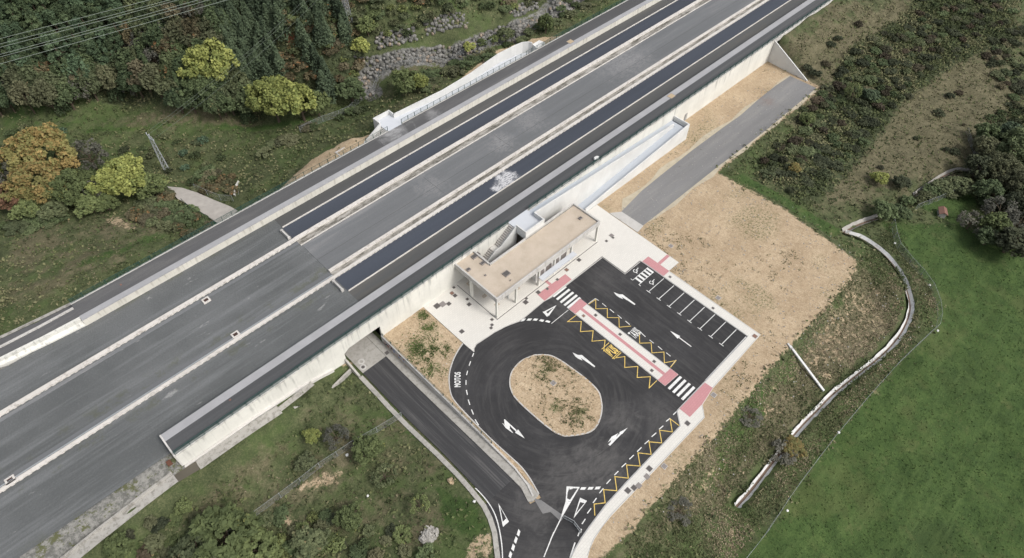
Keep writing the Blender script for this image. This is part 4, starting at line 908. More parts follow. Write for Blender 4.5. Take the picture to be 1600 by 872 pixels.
for x, y, w, d in [(56.0, 66.0, .9, 1.9), (55.7, 63.6, .7, .9), (52.6, 64.3, .65, .8), (54.0, 61.0, .3, .35), (57.2, 58.5, 1.1, 1.3), (56.6, 56.8, .14, .3), (78.6, 58.7, .6, .8)]:
    b = MB(); b.box(x - d / 2, x + d / 2, y - w / 2, y + w / 2, 5.862, 6.12); h = b.build('roof_vent', 'cover_frame'); h.parent = rf
    b = MB(); b.box(x - d / 2 + .1, x + d / 2 - .1, y - w / 2 + .1, y + w / 2 - .1, 6.12, 6.16)
    g = b.build('vent_cap', 'cover_steel'); g.parent = bd; g.matrix_parent_inverse = Matrix.Translation(-bd.location)
    h.matrix_parent_inverse = Matrix.Identity(4)
# stairs and landing at deck level
st = empty('concrete_stairs', (61, 66, .14), label='concrete staircase climbing behind the station building to the near platform', cat='stairs')
mb = MB(); n = 24; x = 66.3; z = 6.6
for i in range(n):
    w_ = .38 if i != 11 else 1.6
    mb.box(x - w_, x, 65.31, 67.06, max(z - .5, .1), z); mb.box(x - w_ - .012, x - w_ + .13, 65.33, 67.05, z - .02, z + .012, 1); x -= w_; z -= .262  # dark strip at each step edge paints in the shade of the riser
    if z < .4: break
part(mb, 'steps', ['kerb_concrete', 'cover_frame'], st)
mb = MB(); mb.hull([(56.7, 65.1), (60.7, 65.1), (60.7, 65.3), (56.7, 65.3)], .14, [1.9, 4.5, 4.5, 1.9]); mb.hull([(60.7, 65.1), (62.1, 65.1), (62.1, 65.3), (60.7, 65.3)], .14, [4.5, 4.6, 4.6, 4.5]); mb.hull([(62.1, 65.1), (66.4, 65.1), (66.4, 65.3), (62.1, 65.3)], .14, [4.6, 7.5, 7.5, 4.6]); part(mb, 'side_wall', 'clean_white', st)
mb = MB()
L = [(57.0, 65.4, 2.3), (60.7, 65.4, 4.7), (62.1, 65.4, 4.8), (66.2, 65.4, 7.6)]
mb.tube(L, .035); part(mb, 'handrail', 'galvanised', st)
ld = empty('platform_landing', (69, 65, .14), label='pale landing bridging from the near platform to the roof of the station building', cat='landing')
mb = MB(); mb.box(66.4, 71.75, 62.72, 67.6, 5.9, 6.72); part(mb, 'landing_floor', 'light_floor', ld)
mb = MB(); mb.box(66.35, 66.6, 62.72, 65.35, 5.6, 7.75); mb.box(71.5, 71.75, 62.72, 65.3, 5.6, 7.75); mb.box(66.35, 71.75, 62.45, 62.72, 5.0, 7.75); part(mb, 'parapet', 'clean_white', ld)
mb = MB(); mb.box(71.3, 71.5, 62.75, 67, .14, 5.9); mb.box(68.5, 68.7, 62.75, 67, .14, 5.9); part(mb, 'support_wall', 'kerb_concrete', ld)
# long switchback ramp on the right
rp = empty('access_ramp', (97, 65, .0), label='long white switchback access ramp against the retaining wall, right of the station building', cat='ramp')
zu = lambda x: 6.7 + (3.55 - 6.7) * (x - 71.75) / (120.0 - 71.75); zl = lambda x: .14 + (3.55 - .14) * (x - 85.3) / (120.0 - 85.3)
mb = MB(); mb.hull([(71.75, 65.4), (120, 65.4), (120, 67.09), (71.75, 67.09)], [zu(71.75) - .5, zu(120) - .5, zu(120) - .5, zu(71.75) - .5], [zu(71.75), zu(120), zu(120), zu(71.75)])
mb.hull([(85.3, 62.78), (120, 62.78), (120, 65.15), (85.3, 65.15)], 0, [zl(85.3), zl(120), zl(120), zl(85.3)]); mb.box(120, 121.9, 62.78, 67.09, 0, 3.55)
part(mb, 'ramp_floor', 'grey_floor', rp)
mb = MB(); mb.hull([(71.75, 65.14), (119.6, 65.14), (119.6, 65.4), (71.75, 65.4)], 0, [zu(71.75) + 1.0, zu(119.6) + .95, zu(119.6) + .95, zu(71.75) + 1.0]); part(mb, 'middle_wall', 'clean_white', rp)
mb = MB(); mb.hull([(85.3, 62.5), (121.9, 62.5), (121.9, 62.78), (85.3, 62.78)], 0, [zl(85.3) + 1.0, 4.6, 4.6, zl(85.3) + 1.0]); mb.box(121.9, 122.2, 62.5, 67.09, 0, 4.6); part(mb, 'outer_wall', 'clean_white', rp)
mb = MB(); mb.box(121.35, 121.6, 63.4, 66.9, 3.55, 3.58); part(mb, 'drain_slot', 'dark_metal', rp)
b = MB(); b.box(127.3, 128.3, 67.02, 67.1, .1, 2.2); d = b.build('service_door', 'cover_frame', rw); b = MB(); b.box(127.45, 128.15, 66.99, 67.02, .2, 2.1); b.build('door_leaf', 'galvanised', d)

# far side landing, stair and ramp
fl = empty('access_ramp', (90, 110, 3.0), label='white walled access ramp and landing on the outer side of the far platform', cat='ramp')
zf = lambda x: 6.7 + (4.6 - 6.7) * (x - 70.5) / 45
OW = [(70.5, 110.4)] + OWP
mb = MB(); n = len(OW)
for i in range(n - 1):
    A, B = OW[i], OW[i + 1]; mb.hull([(A[0], 107.8), (B[0], 107.8), B, A], 1, [zf(A[0]), zf(B[0]), zf(B[0]), zf(A[0])])
mb.box(66.4, 70.5, 107.45, 112.3, 5.9, 6.71)
part(mb, 'ramp_floor', 'light_floor', fl)
mb = MB(); curb(mb, OW, 0, .3, 1.0, 7.75); mb.box(66.1, 70.75, 112.3, 112.6, 2, 7.75); mb.box(66.1, 66.4, 110.2, 112.3, 1.5, 7.75); mb.box(70.5, 70.75, 110.4, 112.3, 4, 7.75)
part(mb, 'outer_wall', 'clean_white', fl)
mb = MB(); e_ = OW[-1]; mb.hull([(e_[0] + .2, 108.0), (e_[0] + 3.4, 108.0), (e_[0] + 3.0, 109.8), (e_[0] + .2, e_[1])], 3, [6.9, 7.2, 7.2, 7.3]); part(mb, 'end_block', 'clean_white', fl)
fs = empty('concrete_stairs', (62, 109, 3), label='concrete staircase dropping from the landing on the outer side of the far platform', cat='stairs')
mb = MB()
for i in range(20): mb.box(66.4 - .3 * (i + 1), 66.4 - .3 * i, 107.81, 109.7, 2, 6.55 - .17 * i)
part(mb, 'steps', 'kerb_concrete', fs)
mb = MB(); mb.hull([(59.5, 109.7), (66.1, 109.7), (66.1, 110.0), (59.5, 110.0)], 1.5, [4.2, 7.75, 7.75, 4.2]); part(mb, 'side_wall', 'clean_white', fs)
bx = empty('concrete_pit', (56.8, 110, 3), label='open concrete box beside the outer stairs of the far platform', cat='concrete box')
mb = MB()
for q in [(54.2, 54.45, 107.82, 111.5), (58.8, 59.05, 109.9, 111.5), (54.45, 58.8, 111.25, 111.5)]: mb.box(*q, 1.5, 5.2)
mb.box(54.45, 58.8, 107.82, 111.25, 1.5, 4.4); part(mb, 'box_walls', 'kerb_concrete', bx)

# ================================================================== FENCES
def bars_mesh(w, h, bar, gap, z0=.08):
    mb = MB(); k = int(w / gap)
    for i in range(k):
        x = (i + .5) * w / k; mb.quad((x - bar / 2, 0, z0), (x + bar / 2, 0, z0), (x + bar / 2, 0, h), (x - bar / 2, 0, h))
    mb.box(0, w, -.02, .02, h, h + .045); mb.box(0, w, -.015, .015, z0 - .04, z0)
    return mb
def copy_of(src, parent, loc, rz=0):
    c = src.copy(); COL.objects.link(c); c.parent = parent; c.location = loc; c.rotation_euler = (0, 0, rz); return c
def bay_fence(name, label, x0, x1, y, z, bay, h, bar, gap, out=0.0):
    e = empty(name, (x0, y, z), label=label, cat='fence'); n = round((x1 - x0) / bay); w = (x1 - x0) / n
    P0 = M0 = None
    for i in range(n + 1):
        if P0 is None:
            mb = MB(); mb.box(-.04, .04, -.05 + out, .05 + out, -.12, h + .08); P0 = mb.build('post', 'green_paint', e)
        else: copy_of(P0, e, (i * w, 0, 0))
        if i < n:
            if M0 is None: M0 = bars_mesh(w, h, bar, gap).build('mesh_panel', 'green_paint', e)
            else: copy_of(M0, e, (i * w, 0, 0))
    return e
bay_fence('railing_fence', 'dark green mesh fence on the near platform edge, left of the landing', -5.8, 66.0, 67.25, 6.78, 2.5, 1.1, .036, .085, -.06)
bay_fence('railing_fence', 'dark green mesh fence on the near platform edge, right of the landing', 72.0, 200, 67.25, 6.78, 2.5, 1.1, .036, .085, -.06)
bay_fence('railing_fence', 'dark green mesh fence along the left half of the far platform edge', -5.6, 42, 107.62, 6.82, 2.2, 1.1, .03, .09)
bay_fence('railing_fence', 'open green railing beside the outer stairs of the far platform', 42, 66.5, 107.62, 6.82, 2.0, 1.1, .015, .16)
bay_fence('railing_fence', 'open green railing along the white outer ramp of the far platform', 70.5, 117.5, 107.62, 6.82, 2.0, 1.1, .015, .16)
bay_fence('railing_fence', 'dark green mesh fence at the upper end of the far platform', 118.0, 230, 107.62, 6.82, 2.5, 1.1, .03, .09)
bay_fence('railing_fence', 'low green fence on the wall between the planted strip and the sunken road', 0, 30, 0, 0, 2.5, .7, .012, .12)
f_ = bpy.data.objects['railing_fence.006']; f_.location = (32.92, 66.8, .62); f_.rotation_euler = (0, 0, R(-90))
def chain_fence(label, pts, h, m='galvanised', step=3.0, bar=.016, gap=.17):
    """wire fence following the ground between plan points"""
    e = empty('wire_fence', (pts[0][0], pts[0][1], float(height(*pts[0])[0])), label=label, cat='fence')
    Q = []
    for a, b in zip(pts, pts[1:]):
        k = max(1, round(math.dist(a, b) / step)); Q += [(a[0] + (b[0] - a[0]) * i / k, a[1] + (b[1] - a[1]) * i / k) for i in range(k)]
    Q.append(pts[-1]); zz = [float(height(p[0], p[1])[0]) for p in Q]
    for i, (p, z) in enumerate(zip(Q, zz)):
        mb = MB(); mb.tube([(p[0], p[1], z - .3), (p[0], p[1], z + h + .05)], .045, 5); part(mb, 'post', m, e)
        if i + 1 < len(Q):
            q, z2 = Q[i + 1], zz[i + 1]; mb = MB(); k = int(math.dist(p, q) / gap)
            L = lambda t: (p[0] + (q[0] - p[0]) * t, p[1] + (q[1] - p[1]) * t, z + (z2 - z) * t); dx, dy = (q[0] - p[0]) / math.dist(p, q) * bar / 2, (q[1] - p[1]) / math.dist(p, q) * bar / 2
            for j in range(k):
                for sg in (1, -1):
                    a, b = L((j + .5) / k), L(min(max((j + .5 + sg * 2.5) / k, 0), 1))
                    mb.quad((a[0] - dx, a[1] - dy, a[2] + .05), (a[0] + dx, a[1] + dy, a[2] + .05), (b[0] + dx, b[1] + dy, b[2] + h), (b[0] - dx, b[1] - dy, b[2] + h))
            a, b = L(0), L(1); mb.bar((a[0], a[1], a[2] + h), (b[0], b[1], b[2] + h), .03); mb.bar((a[0], a[1], a[2] + .06), (b[0], b[1], b[2] + .06), .02)
            part(mb, 'wire_mesh', m, e)
    return e
chain_fence('grey wire fence curving round the bright green meadow', hpoly([(1393, 350), (1396, 372), (1402, 388), (1420, 412), (1438, 430), (1453, 452), (1463, 478), (1464, 500), (1461, 515), (1430, 543), (1400, 572), (1350, 628), (1300, 688), (1262, 738), (1230, 782), (1195, 835), (1160, 880)]), 1.9, step=3.6)
chain_fence('grey wire fence running across the rough slope below the platform end', hpoly([(628, 652), (590, 676), (555, 697), (500, 730), (440, 778), (395, 812), (360, 838)]), 1.8, step=4)
chain_fence('grey wire fence crossing the clearing near the dark trees at the right edge', hpoly([(1512, 294), (1480, 307), (1450, 320), (1430, 327)]), 1.8, step=3)
chain_fence('grey wire fence curving round the foot of the boulder wall', hpoly([(470, 208), (505, 190), (530, 180), (575, 152), (585, 140), (592, 118), (612, 108), (640, 103), (680, 97), (720, 88), (760, 75), (800, 62)]), 1.8, step=3.5)
chain_fence('grey wire fence beside the gravel path at the back of the underpass', hpoly([(305, 294), (325, 305), (345, 312), (364, 312)]), 1.8, step=3)
chain_fence('green wire fence on the bank left of the gravel path', hpoly([(286, 317), (300, 330), (318, 340), (336, 350)]), 1.5, 'green_paint', step=2.5)
chain_fence('pale wire fence on the hillside beside the dark trees at the right', hpoly([(1508, 208), (1512, 222), (1521, 238), (1526, 255), (1527, 272)]), 1.4, step=2.5)

# ================================================================== CHANNELS ON THE EMBANKMENT, BOULDERS, PATH
def gline(pts): return [(p[0], p[1], float(height(p[0], p[1], False)[0])) for p in pts]
def jag(L, d, a, s):
    r = random.Random(s); Q = []
    for p, q in zip(L, L[1:]):
        k = max(1, int(math.dist(p, q) / .7)); Q += [tuple(p[c] + (q[c] - p[c]) * i / k for c in range(len(p))) for i in range(k)]
    Q.append(L[-1]); O = offset(Q, d); return Q, [(o[0] + r.uniform(-a, a), o[1] + r.uniform(-a, a)) for o in O]
dc = empty('open_drain', (*DITCH[8], float(height(*DITCH[8])[0])), label='white concrete open drain curving round the earth embankment', cat='drain')
concrete('fresh_concrete', (.62, .62, .61), (.28, .26, .22), .7, .48, 5, 30)
def drain(L, w0, w1, w2, z_up, m1, m2, m3, par, seed=3):
    mb = MB(); L = smooth(L, 1); Q, A = jag(L, w2, .1, seed); _, B = jag(L, -w2, .1, seed + 1); a1 = offset(Q, w0); b1 = offset(Q, -w0); zz = [float(height(p[0], p[1], False)[0]) for p in Q]
    for i in range(len(Q) - 1):
        z0, z1 = zz[i], zz[i + 1]
        mb.quad((*b1[i], z0 - .55), (*b1[i + 1], z1 - .55), (*a1[i + 1], z1 - .55), (*a1[i], z0 - .55), 1)
        for O, I in ((A, a1), (B, b1)):
            mb.quad((*I[i], z0 - .55), (*I[i + 1], z1 - .55), (*O[i + 1], z1 + z_up), (*O[i], z0 + z_up), 0)
    part(mb, 'channel_lining', [m1, m2], par)
plain('mud', (.16, .11, .08), .7, var=.35, scale=1.0)
drain(smooth(DITCH[:17], 1), .15, 0, .60, .05, 'fresh_concrete', 'mud', None, dc)
drain(smooth(DITCH[17:], 1), .2, 0, .56, .05, 'fresh_concrete', 'mud', None, dc, 9)
dc2 = empty('open_drain', (*DITCH2[5], float(height(*DITCH2[5])[0])), label='old grey stone drain climbing the hillside towards the dark trees', cat='drain')
drain(DITCH2[:4], .22, 0, .8, .12, 'old_concrete', 'mud', None, dc2, 5); drain(DITCH2[5:], .2, 0, .6, .12, 'old_concrete', 'mud', None, dc2, 6)
dc3 = empty('downpipe_channel', (*hit(1262, 570)[:2], -1), label='narrow white concrete chute running down the embankment into the drain', cat='drain')
a, b = hit(1234, 541), hit(1287, 611)
mb = MB(); mb.bar((a[0], a[1], a[2] + .12), (b[0], b[1], b[2] + .12), .4, .3); mb.bar((a[0] - .35, a[1] - .5, a[2] + .1), (a[0] + .15, a[1] + .6, a[2] + .1), .35, .4); part(mb, 'chute', 'fresh_concrete', dc3)
dc4 = empty('open_drain', hit(365, 290), label='short broken white drain beyond the far platform, beside the gravel path', cat='drain')
drain(hpoly([(376, 283), (369, 295), (369, 304)]), .2, 0, .6, .12, 'kerb_concrete', 'mud', None, dc4, 4)
# gravel path behind the underpass
pp = hpoly([(262, 293), (285, 295), (310, 303), (335, 314), (360, 324), (372, 331), (350, 352), (338, 349), (315, 333), (292, 320), (278, 312)])
plain('pale_gravel', (.37, .345, .315), var=.25, scale=.9)
bm_ = MB(); 
o = prism('path', pp, None, 0, 'pale_gravel', kind='structure')
for v in o.data.vertices: v.co.z = float(height(v.co.x, v.co.y, False)[0]) + .35
# boulders
def boulders(name, label, rows, seed):
    r = random.Random(seed); V = []; Fc = []; C = []
    ico = bmesh.new(); bmesh.ops.create_icosphere(ico, subdivisions=2, radius=1); iv = np.array([v.co[:] for v in ico.verts]); fi = np.array([[v.index for v in f.verts] for f in ico.faces]); ico.free()
    k = 0
    for base, depth, rise in rows:
        for p, q in zip(base, base[1:]):
            L = math.dist(p, q); nx_, ny_ = -(q[1] - p[1]) / L, (q[0] - p[0]) / L
            nn = int(L / .72)
            for i in range(nn):
                for j in range(int(depth / .68)):
                    t = (i + r.random()) / nn; s = j * .68 - .3 + r.uniform(-.3, .3)
                    x = p[0] + (q[0] - p[0]) * t + nx_ * s; y = p[1] + (q[1] - p[1]) * t + ny_ * s
                    z = float(height(x, y, False)[0]) + .15 + (rise * s if False else 0)
                    S = np.array([r.uniform(.4, .85), r.uniform(.4, .7), r.uniform(.4, .7)])
                    n_ = 1 + .35 * (np.random.default_rng(k).random((len(iv), 1)) - .5); w = iv * n_ * S; w = np.clip(w, -S * .72, S * .72)
                    a = r.uniform(0, 6.28); c, s_ = math.cos(a), math.sin(a); w = w @ np.array([[c, s_, 0], [-s_, c, 0], [0, 0, 1]])
                    V.append(w + [x, y, z]); Fc.append(fi + k * len(iv)); C.append(np.tile([r.random(), r.random(), 0, 1], (len(iv), 1))); k += 1
    o = np_mesh(name, np.concatenate(V), np.concatenate(Fc), 'boulder_stone', {'Col': np.concatenate(C)}); props(o, label, 'rock wall'); return o
def bl(pts, dz=0): return [(*hit(*p)[:2], hit(*p)[2] + dz) for p in pts]
boulders('boulder_wall', 'lower grey boulder retaining wall curving along the valley beyond the far platform', [(bl([(581, 150), (574, 134), (572, 122), (590, 112), (625, 101), (660, 95), (700, 88), (745, 78), (790, 62), (830, 46), (870, 26), (905, 2), (935, -20)]), 3.5, .62)], 4)
boulders('boulder_wall', 'upper broken row of grey boulders on the brushy bank above the lower boulder wall', [(bl([(590, 75), (620, 66), (650, 58)]), 3.4, .4), (bl([(665, 50), (690, 44), (730, 38)]), 3.0, .4), (bl([(800, 24), (840, 8)]), 3, .4), (bl([(560, 98), (568, 84)]), 3, .4)], 5)

# ================================================================== COVERS, SIGNS, SMALL THINGS
def cover(x, y, s, label, z=.14, m='cover_steel', rim='cover_frame', d=None, cat='manhole cover', rz=0):
    d = d or s; e = empty('drain_cover', (x, y, z), rz, label=label, cat=cat, group='covers set in the paving')
    b = MB(); w, h = s / 2, d / 2
    for q in [(-w, w, -h, -h + .07), (-w, w, h - .07, h), (-w, -w + .07, -h + .07, h - .07), (w - .07, w, -h + .07, h - .07)]: b.box(*q, 0, .022)
    b.build('frame', rim, e); b = MB(); b.box(-w + .07, w - .07, -h + .07, h - .07, 0, .016); b.build('lid', m, e); return e
q6 = lambda a, b: G(400 + a / 2.9075, 280 + b / 2.9075, .14); q7 = lambda a, b: G(800 + a / 2.9075, 280 + b / 2.9075, .14); q8 = lambda a, b: G(800 + a / 2.9075, 572 + b / 2.9075, .14)
CV = [(*q6(899, 492), .55, 'small dark cover closest to the left back corner of the station building', 0),
 (*q6(890, 518), .8, 'reddish brown cover of the pair near the left back corner of the station building', 1), (*q6(904, 529), .8, 'dark cover touching the reddish brown one near the station building', 0),
 (*q6(960, 545), .6, 'small dark cover left of the station colonnade, halfway along the short side', 0), (*q6(968, 569), .8, 'medium cover just outside the small one halfway along the short side of the building', 0),
 (*q6(822, 576), 1.15, 'large square cover, leftmost of three in a row on the left plaza', 0), (*q6(848, 568), 1.15, 'striped large cover, middle of three in a row on the left plaza', 2), (*q6(876, 566), .85, 'smaller cover, rightmost of three in a row on the left plaza', 0),
 (*q6(1072, 638), .6, 'uppermost of three small covers by the left front corner of the building', 0), (*q6(1072, 662), .6, 'middle one of three small covers by the left front corner of the building', 0), (*q6(1068, 676), .6, 'lowest of three small covers by the left front corner of the building', 0),
 (*q6(935, 692), .85, 'lone square cover in the middle of the left plaza near the kerb', 0),
 (*q7(452, 256), .9, 'faint pale cover of the pair on the wide plaza right of the building', 2), (*q7(459, 266), .55, 'tiny dark cover beside the pale one on the wide plaza', 0), (*q7(429, 281), .6, 'small dark cover closest to the right end of the building', 0),
 (*q7(304, 367), .85, 'dark cover in front of the right half of the colonnade', 0), (*q7(248, 412), .8, 'brownish cover beside the pale canopy', 1), (*q7(206, 456), .6, 'small dark cover at the upper edge of the pink paving by the building', 0), (*q7(160, 498), .6, 'small dark cover on the left part of the pink paving by the building', 0),
 (*q7(119, 514), .85, 'dark cover just left of the pink paving by the building', 0), (*q7(65, 542), .6, 'small cover of the pair in front of the left half of the colonnade', 0), (*q7(62, 559), .95, 'larger cover of the pair in front of the left half of the colonnade', 0),
 (*q7(325, 621), .6, 'reddish cover at the upper end of the median pavement', 1), (*q7(380, 618), .6, 'grey cover at the upper end of the median pavement', 0), (*q7(491, 705), .6, 'cover on the median pavement beside the white lettering', 0), (*q7(646, 828), .6, 'cover on the right side of the median pavement near its lower end', 0), (*q8(635, 20), .6, 'cover on the left side of the median pavement near its lower end', 0),
 (*q7(718, 444), .55, 'small cover at the top of the pavement beside the parking bays', 0), (*q7(913, 586), .55, 'small cover halfway along the pavement beside the parking bays', 0), (*q7(1103, 713), .85, 'brown framed cover at the outer right corner of the pavement', 1),
 (*q8(797, 260), .85, 'lone cover on the widened pavement corner below the pink crossing', 0), (*q8(624, 466), .9, 'uppermost of five covers on the lower pavement', 0), (*q8(613, 502), .85, 'second of five covers on the lower pavement, at its outer edge', 2), (*q8(576, 543), .85, 'middle of five covers on the lower pavement, at its outer edge', 2), (*q8(554, 553), .85, 'fourth of five covers on the lower pavement', 0), (*q8(526, 566), .9, 'lowest of five covers on the lower pavement', 0)]
for x, y, s, lab, k in CV: cover(x, y, s, lab, .143, ('cover_steel', 'cover_brown', 'cover_frame')[k])
for x, y, lab in [(*q8(917, 130), 'pale rimmed cover on the bare earth beside the pink crossing'), (*q8(692, 454), 'pale rimmed cover on the bare earth below the long zigzag lay-by'), (*q7(722, 302), 'pale rimmed cover on the bare earth right of the plaza'), (*q7(938, 538), 'pale rimmed cover on the bare earth right of the parking bays'), (*G(864.5, 599.5), 'pale rimmed square cover in the middle of the oval traffic island')]:
    cover(x, y, .9, lab, .06 if 'island' not in lab else .22, 'cover_frame', 'kerb_concrete')
for x, y, lab in [(*G(547, 540.5), 'round'), ]: pass
cover(31.75, 64.4, .8, 'square drain grate at the top of the sunken road pavement', float(road_z(64.4)) + .175)
for px, py, lab in [(567.3, 573.6, 'round cast cover with pale collar on the concrete apron under the wall'), (564.7, 565, 'faint round cover on the concrete apron nearer the underpass')]:
    x, y = G(px, py, -1.45); e = empty('round_cover', (x, y, -1.45), label=lab, cat='manhole cover')
    b = MB(); b.tube([(0, 0, 0), (0, 0, .02)], .62, 20); b.build('collar', 'kerb_concrete', e); b = MB(); b.tube([(0, 0, .02), (0, 0, .035)], .34, 18); b.build('lid', 'cover_steel' if py > 570 else 'old_concrete', e)
for x, y, lab in [(125.2, 70.9, 'brown square plate let into the edge of the near platform'), (124.8, 104.2, 'pale square plate let into the edge of the far platform')]:
    e = empty('inspection_plate', (x, y, 6.71), label=lab, cat='plate'); b = MB(); b.box(-.9, .9, -.75, .75, 0, .03); b.build('plate', 'cover_frame', e); b = MB(); b.box(-.8, .8, -.65, .65, .03, .04); b.build('plate_lid', 'sand_tile', e)
for x, y, lab, m in [(5.0, 69.9, 'small red mark on the paving near the left end of the near platform', 'tag_red')]:
    b = MB(); b.box(x, x + .3, y, y + .25, 6.701, 6.74); b.build('loose_brick', 'tile_red', label=lab, cat='brick')
b = MB(); b.box(2.6, 2.9, 105.6, 106, 6.701, 6.74); b.build('loose_brick', 'tile_red', label='small red brick lying on the far platform near its left end', cat='brick')
b = MB(); b.box(-7.6, -6.9, 67.6, 68.3, 4.5, 5.12); b.build('rusty_box', 'rust_brown', label='small rusty box by the end of the near platform', cat='box')
for px, py, z, lab in [(935, 249, 6.8, 'crumpled white sack caught on the fence of the near platform'), (869, 228, 5.1, None)]:
    if lab is None: continue
    x, y = G(px, py, z + .3); e = bmesh.new(); bmesh.ops.create_icosphere(e, subdivisions=3, radius=.42)
    for v in e.verts: v.co *= 1 + .5 * (random.random() - .5); v.co.z *= .6; v.co.x *= 1.5
    me = bpy.data.meshes.new('sack'); e.to_mesh(me); e.free(); me.materials.append(MT['marking_white']); o = bpy.data.objects.new('sack', me); COL.objects.link(o); o.location = (x, y + .6, z + .35); props(o, lab, 'sack')
# barrier and rail across the exit
gt = empty('road_barrier', (32.6, 18, .05), label='low grey metal gate leaf standing across the exit lane', cat='gate')
mb = MB(); A = [G(881, 809.5, .1), G(896, 817.5, .1), G(907, 832, .1)]
for p, q in zip(A, A[1:]):
    mb.bar((*p, .15), (*q, .15), .07); mb.bar((*p, 1.15), (*q, 1.15), .07)
    k = 8
    for i in range(k + 1): t = i / k; x, y = p[0] + (q[0] - p[0]) * t, p[1] + (q[1] - p[1]) * t; mb.bar((x, y, .15), (x, y, 1.15), .03 if i % 4 else .08)
part(mb, 'gate_frame', 'galvanised', gt)
mb = MB(); mb.bar((*A[2], .05), (*A[2], 1.5), .16); part(mb, 'gate_post', 'marking_white', gt)
sheet('patched_strip', [G(833, 778), G(846, 782), G(882, 807), G(876, 815), G(860, 800), G(848, 803)], LOTZ + .008, 'service_asphalt', lot)
# white stones and marker posts
def stone(px, py, s, m, lab, name='white_stone', cat='stone'):
    x, y, z = hit(px, py); e = bmesh.new(); bmesh.ops.create_icosphere(e, subdivisions=2, radius=s)
    for v in e.verts: v.co *= 1 + .4 * (random.random() - .5); v.co.z *= .7
    me = bpy.data.meshes.new(name); e.to_mesh(me); e.free(); me.materials.append(MT[m]); o = bpy.data.objects.new(name, me); COL.objects.link(o); o.location = (x, y, z + s * .3); props(o, lab, cat)
for a in [(542.5, 712, .28, 'marking_white', 'white stone just below the wire fence on the rough slope'), (574, 774, .22, 'marking_white', 'white stone in the scrub left of the sunken road'), (741, 784, .25, 'marking_white', 'white stone on bright grass beside the road bend'), (1398.5, 380, .25, 'marking_white', 'white marker stone at the top of the meadow fence'), (1452, 446, .25, 'marking_white', 'white marker stone halfway along the curve of the meadow fence'), (1464, 518, .25, 'marking_white', 'white marker stone at the sharp bend of the meadow fence'), (1311, 675, .25, 'marking_white', 'white marker stone beside the straight part of the meadow fence'), (1230, 798, .25, 'marking_white', 'white marker stone nearest the bottom of the meadow fence')]: stone(*a)
def rubble(px, py, w, h, n, lab):
    x, y, z = hit(px, py); mb = MB()
    for i in range(n):
        a = random.uniform(0, 6.28); r = random.random() ** .5; cx, cy = x + math.cos(a) * r * w, y + math.sin(a) * r * h; s = random.uniform(.12, .35); zz = float(height(cx, cy)[0]); k = (1 - r) * .5
        mb.hull([(cx + s * math.cos(t) * random.uniform(.7, 1.2), cy + s * math.sin(t) * random.uniform(.7, 1.2)) for t in (0, 1.3, 2.5, 3.8, 5.1)], zz - .2, [zz + k + random.uniform(.1, .35) for _ in range(5)])
    mb.build('rubble_pile', 'sand_tile' if h < 1 else 'old_concrete', label=lab, cat='rubble')
rubble(670, 838, 1.6, 1.2, 120, 'spread pile of pale rubble on the slope beside the bright grass'); rubble(705, 752, .6, .5, 14, 'small block of pale stone left of the sunken road bend')
sh = empty('small_shed', hit(1470, 335), R(30), label='little red tiled shelter on the grass clearing near the dark trees', cat='shed')
b = MB(); b.box(-1, 1, -.7, .7, 0, 1.3); b.build('shed_wall', 'old_concrete', sh); b = MB(); b.hull([(-1.2, -.95), (1.2, -.95), (1.2, 0), (-1.2, 0)], [1.2, 1.2, 1.7, 1.7], [1.35, 1.35, 1.85, 1.85]); b.hull([(-1.2, .95), (1.2, .95), (1.2, .01), (-1.2, .01)], [1.2, 1.2, 1.7, 1.7], [1.35, 1.35, 1.85, 1.85]); b.build('shed_roof', 'tile_red', sh)

# power line: pylons and wires
def pylon(x, y, z, h, lab, w=.55, arms=True, rz=0):
    e = empty('lattice_pylon', (x, y, z), rz, label=lab, cat='pylon'); mb = MB()
    def c(t, i): s = w * (1 - .55 * t); return Vector((s * (1, -1, -1, 1)[i], s * (1, 1, -1, -1)[i], h * t))
    k = int(h / 1.0)
    for i in range(4):
        mb.bar(c(0, i), c(1, i), .085)
        for j in range(k):
            mb.bar(c(j / k, i), c((j + 1) / k, (i + 1) % 4), .04); mb.bar(c((j + 1) / k, i), c(j / k, (i + 1) % 4), .04)
    mb.build('mast', 'galvanised', e); mb = MB()
    for s in (-1, 1):
        mb.bar((0, .15, h - .3), (s * 1.7, 0, h - .1), .12); mb.bar((0, -.15, h - .9), (s * 1.7, 0, h - .1), .1)
    mb.bar((0, 0, h - .2), (0, 0, h + .5), .12); mb.build('crossarm', 'galvanised', e); mb = MB()
    for x_ in (-1.65, 0, 1.65): mb.tube([(x_, 0, h - (.1 if x_ else -.5)), (x_, 0, h + (.3 if x_ else .85))], .09, 6)
    mb.build('insulator', 'light_floor', e); return e
p1 = hit(262, 268); p2 = hit(545, 34)
ang = math.atan2(p2[1] - p1[1], p2[0] - p1[0]) + R(90)
pylon(*p1, 10.2, 'small lattice pylon standing in the valley scrub near the gravel path', rz=ang); pylon(*p2, 13, 'tall lattice pylon on the brushy slope at the top edge of the picture', .7, rz=ang)
def wire(a, b, sag, r, lab, grp):
    n = 24; pts = [(a[0] + (b[0] - a[0]) * i / n, a[1] + (b[1] - a[1]) * i / n, a[2] + (b[2] - a[2]) * i / n - sag * 4 * (i / n) * (1 - i / n)) for i in range(n + 1)]
    mb = MB(); mb.tube(pts, r, 5); mb.build('power_cable', 'cable_metal', label=lab, cat='cable', group=grp)
